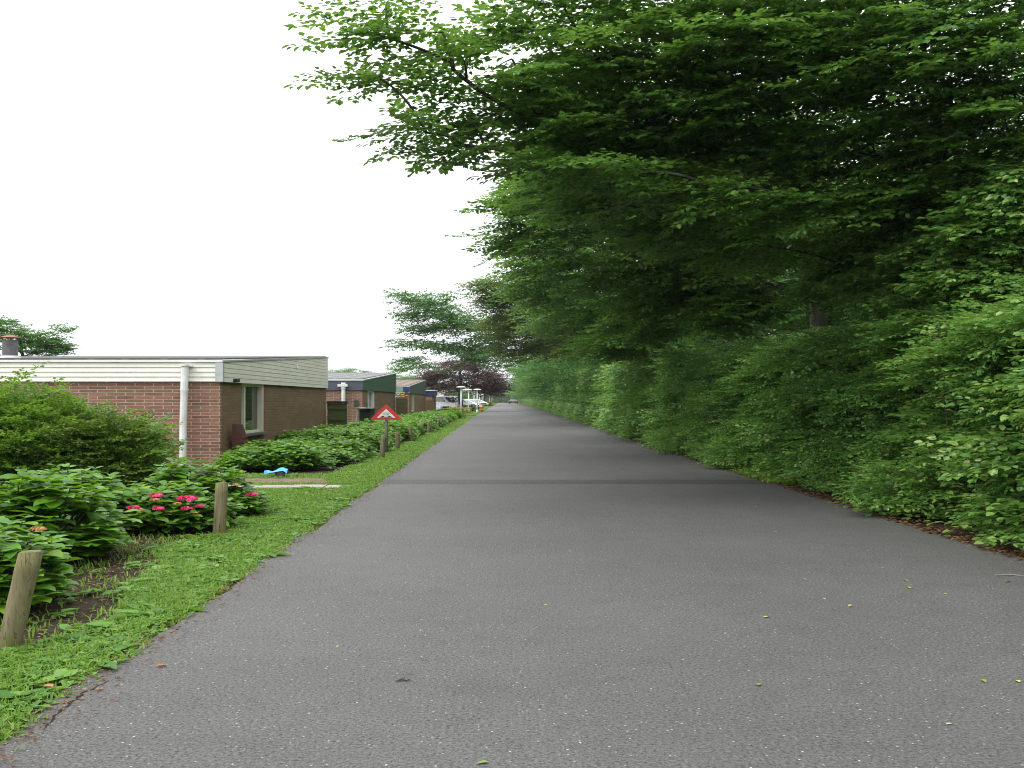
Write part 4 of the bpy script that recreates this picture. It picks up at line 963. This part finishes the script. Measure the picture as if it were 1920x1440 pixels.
# leaf litter and a tuft of grass along the right kerb
def scatter_leaves(name, n, xf, yf, mat, size, seed, kind='stuff', pitch=.25, z=0.004, w=.55):
    rs = np.random.RandomState(seed); y = yf(rs, n); x = xf(rs, y)
    P = np.stack([x, y, np.full(n, z) + rs.rand(n) * .012], 1)
    V = place(leaf6(1, w, .2, .1), P, rotm(rs.uniform(0, 6.28, n), rs.normal(.05, pitch, n), rs.normal(0, pitch, n)), rs.uniform(size * .5, size * 1.3, n))
    V = V.reshape(-1, 3); V[:, 2] = np.maximum(V[:, 2], z * .5)
    Q = ((np.arange(n) * 6)[:, None, None] + LEAF_Q[None]).reshape(-1, 4)
    return tag(quads_obj(name, V, Q, mat), None, None, None, kind)
scatter_leaves('leaf_litter', 5200, lambda rs, y: np.array([road_r(v) for v in y]) - .06 + np.abs(rs.normal(0, .13, len(y))) - .05 * rs.rand(len(y)) ** 3, lambda rs, n: 4.5 + 26 * rs.rand(n) ** 1.7, M['litter'], .035, 401)
scatter_leaves('leaf_litter', 800, lambda rs, y: np.array([road_l(v) for v in y]) + .0 + rs.normal(0, .045, len(y)), lambda rs, n: 2.4 + 16 * rs.rand(n) ** 1.6, M['litter'], .02, 402)
scatter_leaves('leaf_litter', 3800, lambda rs, y: rs.uniform(-3.0, -1.55, len(y)), lambda rs, n: rs.uniform(3.0, 9.5, n), M['litter'], .024, 403, z=-.026)

scatter_leaves('road_grit', 7000, lambda rs, y: np.where(rs.rand(len(y)) < .5, np.array([road_l(v) for v in y]) + np.abs(rs.normal(0, .10, len(y))) - .02, np.array([road_r(v) for v in y]) - np.abs(rs.normal(0, .22, len(y)))), lambda rs, n: 2.4 + 22 * rs.rand(n) ** 1.7, M['litter'], .011, 404)
# a crack along the crumbling left edge
m = MB(); rs = np.random.RandomState(9); vs = []
for i in range(25):
    y = 3.0 + i * .022; x = road_l(y) + .055 + .02 * math.sin(y * 9) + rs.normal(0, .006); wd = .0015 + .004 * abs(math.sin(i * .9)) * math.sin(PI * i / 24); vs += [(x - wd, y, .003), (x + wd, y, .003)]
m.add(vs, [(2 * i, 2 * i + 1, 2 * i + 3, 2 * i + 2) for i in range(24)]); tag(m.build('road_crack', M['soil'], uv=False), None, None, None, 'structure')
# ------------------------------------------------------------------ grass and weeds of the verge
def grass(name, pts, hs, seed, mat, wd=.005):
    rs = np.random.RandomState(seed); n = len(pts)
    az = rs.uniform(0, 6.28, n); lean = np.abs(rs.normal(.5, .35, n)); h = hs * rs.uniform(.5, 1.25, n)
    d = np.stack([np.cos(az), np.sin(az), np.zeros(n)], 1); s = np.stack([-np.sin(az), np.cos(az), np.zeros(n)], 1) * (wd * (h / .07) ** .5)[:, None]
    up = np.array([0, 0, 1.0])
    m1 = pts + d * (h * lean * .35)[:, None] + up * (h * .62)[:, None]
    tp = pts + d * (h * lean * 1.0)[:, None] + up * (h * (1.0 - .35 * lean).clip(.25))[:, None]
    V = np.stack([pts - s, pts + s, m1 + s * .8, m1 - s * .8, tp + s * .12, tp - s * .12], 1).reshape(-1, 3)
    Q = ((np.arange(n) * 6)[:, None, None] + np.array([[0, 1, 2, 3], [3, 2, 4, 5]])[None]).reshape(-1, 4)
    return tag(quads_obj(name, V, Q, mat), None, None, None, 'stuff')
rs = np.random.RandomState(501)
def verge_pts(n, y0, y1, pw, xl, xr, z=-.03):
    y = y0 + (y1 - y0) * rs.rand(n) ** pw
    a = np.array([xl(v) for v in y]); b = np.array([xr(v) for v in y])
    u = rs.rand(n); x = a + (b - a) * u + rs.normal(0, .03, n)
    g = np.sin(x * 9 + y * 3.1) + np.sin(y * 6.7 - x * 5) + .8 * np.sin(x * 23 + y * 11) + .8 * np.sin(y * 17 - x * 19)
    k = g + rs.normal(0, .9, n) > -1.25          # thin, bald patches
    return np.stack([x, y, np.full(n, z)], 1)[k]
left_e = lambda y: -2.02 + .10 * math.sin(y * 1.7) + .07 * math.sin(y * 4.3 + 1) - (1.0 if 9.4 < y < 11.1 else 0) + .26 * max(0, min(1, (7.4 - y) / 2.2))
right_e = lambda y: road_l(y) + .015 * math.sin(y * 7) - .02
def keep(p):
    k = ~((p[:, 1] > 11.18) & (p[:, 1] < 11.62) & (p[:, 0] < -1.6)); k &= ~((p[:, 1] > 11.75) & (p[:, 1] < 12.6) & (p[:, 0] < -2.05 + .15 * np.sin(p[:, 1] * 9)))
    return p[k]
p = keep(verge_pts(60000, 2.2, 13.0, 1.25, left_e, right_e)); grass('grass', p, .065, 502, M['grass'], .0042)
p = verge_pts(26000, 13, 56, 1.5, lambda y: -2.1, right_e); grass('grass', p, .075, 503, M['grass'], .008)
p = verge_pts(9000, 58.6, 130, 1.0, lambda y: -2.5, lambda y: right_e(y)); grass('grass', p, .09, 504, M['grass'], .02)
p = verge_pts(4200, 11.7, 13.6, 1.0, lambda y: road_r(y) - .03, lambda y: 3.22); grass('grass', p, .11, 505, M['grass'], .005)
p = verge_pts(5200, 3.6, 10.8, 1.0, lambda y: -2.6, lambda y: -1.65); grass('grass', p, .06, 506, M['grass'], .004)
p = verge_pts(5000, 11.58, 11.85, 1.0, lambda y: -2.75, lambda y: -1.6); grass('grass', p, .055, 507, M['grass'], .004)
p = verge_pts(3500, 12.62, 13.3, 1.0, lambda y: -3.6, lambda y: -1.9); grass('grass', p, .06, 508, M['grass'], .005)
p = verge_pts(9000, 9.5, 11.2, 1.0, lambda y: -3.1, lambda y: -1.4); grass('grass', p, .05, 509, M['grass'], .004)
# broad leaved weeds: small rosettes
def weeds(name, n, seed, y0, y1, size, xl=left_e, xr=right_e):
    r = np.random.RandomState(seed); P = []; A = []; T = []; Z = []
    for i in range(n):
        y = y0 + (y1 - y0) * r.rand() ** 1.2; x = xl(y) + (xr(y) - xl(y)) * r.rand(); k = r.randint(3, 9); s = size * r.uniform(.6, 1.4); a0 = r.rand() * 6.28
        if 11.15 < y < 12.6 and x < -1.65: continue
        for j in range(k):
            P.append((x + r.normal(0, .012), y + r.normal(0, .012), -.02 + r.uniform(.0, .035))); A.append(a0 + j * 2.4 + r.normal(0, .2)); T.append(r.uniform(.05, .6)); Z.append(s * r.uniform(.6, 1.2))
    P = np.array(P); N = len(P)
    V = place(leaf6(1, .5, .15, .35), P, rotm(A, T, r.normal(0, .25, N)), np.array(Z)).reshape(-1, 3)
    Q = ((np.arange(N) * 6)[:, None, None] + LEAF_Q[None]).reshape(-1, 4)
    return tag(quads_obj(name, V, Q, M['weed']), None, None, None, 'stuff')
weeds('weeds', 750, 511, 2.3, 9.5, .046)
weeds('weeds', 130, 513, 2.6, 9.0, .085)
weeds('weeds', 60, 514, 3.6, 8.5, .06, lambda y: -2.2, lambda y: -1.7)
weeds('weeds', 700, 512, 9, 26, .06, lambda y: -2.1)

# ------------------------------------------------------------------ hydrangeas
HL = np.array([(0, 0, 0), (.22, .24, .05), (.22, 0, -.01), (.22, -.24, .05), (.55, .30, .05), (.55, 0, -.03), (.55, -.30, .05), (.82, .17, -.03), (.82, 0, -.09), (.82, -.17, -.03), (1, 0, -.20)])
HQ = np.array([[0, 2, 1, 1], [0, 3, 2, 2], [2, 5, 4, 1], [3, 6, 5, 2], [5, 8, 7, 4], [6, 9, 8, 5], [8, 10, 7, 7], [9, 10, 8, 8]])
def tri_quads(verts, faces, name, mat, parent):
    me = bpy.data.meshes.new(name); V = verts.copy(); V[:, :2] *= S
    me.from_pydata(V.tolist(), [], faces); me.materials.append(mat)
    me.polygons.foreach_set('use_smooth', [True] * len(me.polygons)); me.update()
    o = bpy.data.objects.new(name, me); return link(o, parent)
HF = [(0, 2, 1), (0, 3, 2), (2, 5, 4, 1), (3, 6, 5, 2), (5, 8, 7, 4), (6, 9, 8, 5), (8, 10, 7), (9, 10, 8)]
def hydrangea(loc, rx, ry, h, label, seed, nros=70, leaf=.115, group=None, flowers=(), z0=-.03):
    r = np.random.RandomState(seed); t = thing('hydrangea', loc, label, 'shrub', group); nros = int(nros * 1.75); leaf = leaf * 1.12
    P = []; A = []; T = []; Z = []; Ro = []; sm = MB()
    for i in range(nros):
        a = r.rand() * 6.28; e = math.asin(min(1, r.rand() ** .95)); q = r.uniform(.78, 1.05) if i < nros * .72 else r.uniform(.4, .8)
        c = np.array((rx * math.cos(a) * math.cos(e) * q, ry * math.sin(a) * math.cos(e) * q, z0 + .10 + (h - .10) * max(.02, math.sin(e)) * q))
        nrm = np.array((math.cos(a) * math.cos(e), math.sin(a) * math.cos(e), .55 + math.sin(e))); nrm /= np.linalg.norm(nrm)
        if r.rand() < .3: sm.tube([(c[0] * .25, c[1] * .25, z0), (c[0] * .7, c[1] * .7, c[2] * .55), tuple(c - nrm * .02)], [.007, .006, .004], 4)
        rot0 = r.rand() * 3.14
        for lev in range(3):
            for s in range(2):
                az = rot0 + lev * 1.57 + s * 3.14 + r.normal(0, .15)
                d = np.array((math.cos(az), math.sin(az), 0)); pos = c - nrm * (.05 * lev) + nrm * .02
                # leaf leans out along d, tilted by the stem direction
                f = d * 1.0 + nrm * (.55 - .35 * lev) ; f /= np.linalg.norm(f)
                P.append(pos); A.append(math.atan2(f[1], f[0])); T.append(math.asin(max(-1, min(1, f[2]))) + r.normal(0, .15)); Ro.append(r.normal(0, .25)); Z.append(leaf * (.62 + .24 * lev) * r.uniform(.75, 1.2))
    P = np.array(P); V = place(HL * np.array([1, 1.12, 1]), P, rotm(A, T, Ro), np.array(Z)); n = len(P)
    V = V.reshape(-1, 3); V[:, 2] = np.maximum(V[:, 2], z0 + .005)
    F = []
    for i in range(n):
        b = i * 11; F += [tuple(b + k for k in f) for f in HF]
    tri_quads(V, F, 'foliage', M['hydr'], t)
    sm.build('stems', M['bark'], t, uv=False)
    for (fx, fy, fz, fr, mt) in flowers:
        k = 70; d = r.normal(size=(k, 3)); d[:, 2] = np.abs(d[:, 2]) * .9 + .05; d /= np.linalg.norm(d, axis=1)[:, None]
        Pc = np.array((fx, fy, fz)) + d * np.array((fr, fr, fr * .75)); q = np.array([(-.5, -.5, 0), (.5, -.5, 0), (.5, .5, 0), (-.5, .5, 0)]) * fr * .42
        el = np.arcsin(d[:, 2]) - PI / 2 + r.normal(0, .3, k)
        Vf = place(q, Pc, rotm(np.arctan2(d[:, 1], d[:, 0]), el, r.rand(k) * 1.5), np.ones(k) * r.uniform(.8, 1.2, k)).reshape(-1, 3)
        quads_obj('flower_head', Vf, (np.arange(k) * 4)[:, None] + np.arange(4)[None], M[mt], t)
    return t
GN = 'hydrangeas in the near bed'
hydrangea((-2.30, 4.75, 0), .40, .42, .68, 'pale green hydrangea behind the leaning post at the left edge', 601, 95, .115, GN, [(.15, -.38, .42, .045, 'pink'), (.33, -.1, .62, .03, 'fadedpink')])
hydrangea((-2.72, 6.35, 0), .52, .5, .86, 'large flowerless hydrangea at the left edge under the tall shrub', 602, 120, .135, GN)
fl = []
for px, py, d, rr, mt in [(293, 930, 7.35, .050, 'pink'), (350, 938, 7.3, .075, 'pink'), (250, 953, 7.25, .045, 'pink'), (297, 955, 7.2, .042, 'pink'), (350, 955, 7.2, .042, 'pink'), (373, 950, 7.3, .035, 'pink'), (332, 945, 7.25, .03, 'fadedpink'), (262, 956, 7.25, .03, 'fadedpink'), (366, 962, 7.2, .02, 'fadedpink'), (290, 938, 7.3, .035, 'fadedpink')]:
    x, y, z = U(px, py, d); fl.append((x + 2.36, y - 7.72, z, rr * .85, mt))
hydrangea((-2.36, 7.72, 0), .46, .46, .58, 'hydrangea covered in pink flower heads beside the upright post', 603, 105, .10, GN, fl)
hydrangea((-2.50, 8.75, 0), .55, .45, .76, 'tall green hydrangea behind the pink flowering one', 604, 110, .11, GN, [(.42, -.25, .42, .03, 'fadedpink')])
hydrangea((-2.95, 7.6, 0), .45, .45, .78, 'dark hydrangea between the tall shrub and the pink flowering one', 605, 95, .12, GN)
hydrangea((-2.02, 8.55, 0), .22, .24, .36, 'small hydrangea with one red flower right of the upright post', 606, 30, .09, GN, [(.10, -.2, .30, .045, 'pink')])
hydrangea((-2.62, 5.6, 0), .33, .35, .56, 'low hydrangea between the two large ones at the left edge', 607, 60, .105, GN)
hydrangea((-3.4, 8.4, 0), .5, .5, .62, 'hydrangea at the foot of the tall loose shrub', 608, 80, .11, GN)
# the long bed
GL = 'hydrangeas in the long bed beside the houses'
LL = 'leafy green hydrangea without flowers in the long bed beside the houses'
hb = [hydrangea((-3.2, 14.2, 0), .55, .6, .50, LL, 611, 105, .125, GL), hydrangea((-2.78, 14.4, 0), .52, .62, .60, LL, 612, 105, .12, GL), hydrangea((-3.0, 15.6, 0), .55, .62, .62, LL, 613, 105, .12, GL)]
y = 15.4; k = 0
while y < 54.5:
    for x in ((-2.60, -3.15, -3.64) if y > 17.2 else (-2.66, -3.3)):
        yy = y + R.uniform(-.25, .25)
        s = R.uniform(.92, 1.1); zz = R.uniform(.95, 1.12) * (1.16 if 18 < y else .86) * (1.0 if y < 40 else .95)
        copy_tree(hb[k % 3], (x + R.uniform(-.08, .08), yy, 0), R.uniform(0, 6.28), (s, s, zz)); k += 1
    y += 1.15 if y < 30 else 1.35
hydrangea((-2.35, 53.6, 0), .45, .5, .7, 'hydrangea with a few orange red heads at the far end of the bed', 614, 60, .12, GL, [(.3, -.3, .55, .07, 'fadedpink'), (.4, -.2, .4, .06, 'fadedpink'), (.1, -.4, .6, .06, 'fadedpink')])

# ------------------------------------------------------------------ tall loose shrub in front of the nearest house
def loose_shrub(loc, label, clumps, tm, mat, nb, seed, shoots=(), blen=.34):
    r = np.random.RandomState(seed); t = thing('shrub', loc, label, 'shrub'); P = []; AZ = []; PT = []; m = MB()
    vol = np.array([(c[3] * c[4] * c[5]) ** .6 for c in clumps]); cnt = (nb * vol / vol.sum()).astype(int)
    for c, k in zip(clumps, cnt):
        lc = np.array((c[0] - loc[0], c[1] - loc[1], c[2])); p, d = in_blob(r, k, lc, c[3:6], 2.6)
        dv = d + r.normal(0, .4, d.shape); AZ.append(np.arctan2(dv[:, 1], dv[:, 0])); PT.append(np.arctan2(dv[:, 2] + .35, np.hypot(dv[:, 0], dv[:, 1])) * .7); P.append(p)
        for q in p[:int(k * .22)]:
            b0 = np.array((lc[0] * .35 + r.normal(0, .06), lc[1] * .35 + r.normal(0, .06), -.03)); m.tube(curve(b0, q, 5, r, .06), [.012, .010, .008, .006, .004, .002], 4)
    for (x, y, z, L) in shoots:
        z -= .30; lc = np.array((x - loc[0], y - loc[1], z)); m.tube([lc - (0, 0, L), lc], [.006, .002], 4)
        for j in range(5): P.append((lc - np.array((0, 0, L * (j / 4.5))))[None]); AZ.append(np.array([r.rand() * 6.28])); PT.append(np.array([1.0]))
    P = np.concatenate(P); AZ = np.concatenate(AZ); PT = np.concatenate(PT); n = len(P); P[:, 2] = np.maximum(P[:, 2], .04)
    V, Q = bake(tm, P, AZ, PT, r.normal(0, .4, n), r.uniform(.7, 1.25, n), r); V[:, 2] = np.maximum(V[:, 2], -.02)
    m.build('stems', M['bark'], t, uv=False); quads_obj('foliage', V, Q, mat, t)
    return t
loose_shrub((-4.6, 10.3, 0), 'tall loose bright green shrub in front of the brick house wall', [(-4.75, 10.3, .75, .70, .7, .78), (-4.25, 10.2, .68, .50, .6, .66), (-5.4, 10.5, .85, .7, .7, .85), (-4.7, 10.2, 1.32, .35, .4, .30), (-3.75, 10.3, .6, .45, .5, .6)],
            B_shrub, M['shrub'], 2600, 701, [U(28, 684, 10.2) + (.4,), U(70, 712, 10.2) + (.3,), U(3, 690, 10.2) + (.35,), U(105, 716, 10.2) + (.25,), U(145, 728, 10.2) + (.25,), U(190, 745, 10.1) + (.2,)])
loose_shrub((-3.5, 10.0, 0), 'olive shrub with bare twigs at the right of the tall loose shrub', [(-3.72, 10.1, .62, .32, .4, .48), (-3.85, 10.0, .88, .22, .3, .32), (-3.55, 10.0, .42, .22, .3, .3)], B_shrub, M['olive'], 460, 702, [U(215, 752, 10) + (.2,), U(262, 768, 10) + (.2,)])

# ------------------------------------------------------------------ clipped low hedge
def clipped(loc, Lx, Ly, h, label, nb, seed):
    r = np.random.RandomState(seed); t = thing('clipped_hedge', loc, label, 'hedge')
    P = np.stack([r.uniform(-Lx / 2, Lx / 2, nb), r.uniform(0, Ly, nb), r.uniform(0, h, nb)], 1)
    face = r.randint(0, 10, nb); P[face < 6, 2] = h - np.abs(r.normal(0, .03, (face < 6).sum())); P[face == 6, 0] = -Lx / 2; P[(face == 7) | (face == 8), 0] = Lx / 2; P[face == 9, 1] = 0
    V = place(leaf6(1, .6, .15, .1), P, rotm(r.uniform(0, 6.28, nb), r.normal(.2, .5, nb), r.normal(0, .5, nb)), r.uniform(.10, .22, nb)).reshape(-1, 3); V[:, 2] = np.maximum(V[:, 2], -.02)
    quads_obj('foliage', V, ((np.arange(nb) * 6)[:, None, None] + LEAF_Q[None]).reshape(-1, 4), M['lowhedge'], t)
    m = MB()
    for i in range(40):
        x, y = r.uniform(-Lx / 2 + .15, Lx / 2 - .15), r.uniform(.2, Ly - .2); m.tube([(x, y, -.05), (x + r.normal(0, .1), y + r.normal(0, .1), h * .9)], [.03, .015], 5)
    m.build('stems', M['bark'], t, uv=False)
    m = MB(); m.box(-Lx / 2 + .1, Lx / 2 - .1, .1, Ly - .1, .02, h - .06); m.build('inner_twigs', M['bark'], t, uv=False)
clipped((-3.08, 66, 0), 1.1, 60, .50, 'low clipped yellow green hedge beside the car park', 16000, 801)
clipped((-2.6, 150, 0), 1.0, 30, .7, 'far low clipped hedge near the end of the road', 3000, 802)

# ------------------------------------------------------------------ fallen leaves and twigs on the road
lf = MB(); q = leaf6(.06, .03, .25, .12)
lf.add([tuple(v + (0, 0, .012)) for v in q], [tuple(f) for f in LEAF_Q])
M['leafyellow'] = plain('fallen_yellow_leaf', (0.50, 0.46, 0.10), 0.6)
M['leafgreen'] = plain('fallen_green_leaf', (0.16, 0.24, 0.04), 0.6)
M['leafbrown'] = plain('fallen_brown_leaf', (0.36, 0.15, 0.07), 0.7)
protos = {}
def fallen(px, py, kind, sc_, rz):
    d = H * FZ / (py - VY); loc = ((px - VX) * d / FX, d, 0.0)
    lab = {'leafyellow': 'small yellow leaf fallen on the grey asphalt', 'leafgreen': 'green leaf fallen on the grey asphalt', 'leafbrown': 'curled brown leaf fallen on the grey asphalt'}[kind]
    if kind not in protos:
        o = lf.build('fallen_leaf', M[kind], None, loc, rz, uv=False); protos[kind] = o
        tag(o, lab, 'leaf', {'leafyellow': 'yellow fallen leaves on the road', 'leafgreen': 'green fallen leaves on the road', 'leafbrown': 'brown fallen leaves on the road'}[kind])
    else:
        o = protos[kind].copy(); COL.objects.link(o); o.location = (loc[0] * S, loc[1] * S, 0); o.rotation_euler.z = rz
    o.scale = (sc_ * .8,) * 3
for px, py, kd, s in [(1067, 1034, 'leafgreen', .7), (1599, 1136, 'leafyellow', .7), (1703, 1090, 'leafyellow', .6), (1708, 1104, 'leafyellow', .7), (1512, 1088, 'leafyellow', .6), (1543, 1123, 'leafyellow', .5), (1431, 1159, 'leafyellow', .7), (1421, 1288, 'leafgreen', .8), (1840, 1276, 'leafgreen', .7), (1912, 1281, 'leafyellow', .6), (1774, 1360, 'leafyellow', .5), (1883, 1092, 'leafgreen', .8), (917, 1431, 'leafgreen', .7), (1775, 1115, 'leafyellow', .5), (1652, 1065, 'leafyellow', .4), (1450, 997, 'leafyellow', .6), (1019, 1135, 'leafyellow', .4), (1590, 1060, 'leafgreen', .7), (290, 1252, 'leafbrown', .9), (800, 1012, 'leafyellow', .4), (630, 1010, 'leafyellow', .5), (635, 1212, 'leafyellow', .4), (1420, 950, 'leafyellow', .6), (320, 1187, 'leafbrown', .7), (100, 1292, 'leafbrown', 1.2), (300, 1087, 'leafbrown', 1.1)]:
    fallen(px, py, kd, s, R.uniform(0, 6.28))
def twig(px, py, L, rz, mat, label):
    d = H * FZ / (py - VY); m = MB(); m.tube([(-L / 2, 0, .006), (-L * .1, .008, .010), (L * .2, -.004, .007), (L / 2, .01, .006)], [.003, .005, .004, .002], 5)
    m.tube([(0, .004, .008), (L * .25, .03, .012)], [.003, .0015], 4)
    tag(m.build('twig', mat, None, ((px - VX) * d / FX, d, 0), rz, uv=False), label, 'twig')
twig(757, 1278, .05, .4, M['bark'], 'short dark twig lying on the asphalt in front of the camera')
twig(1898, 1080, .16, -.3, M['oldwood'], 'pale thin twig on the asphalt at the right edge')
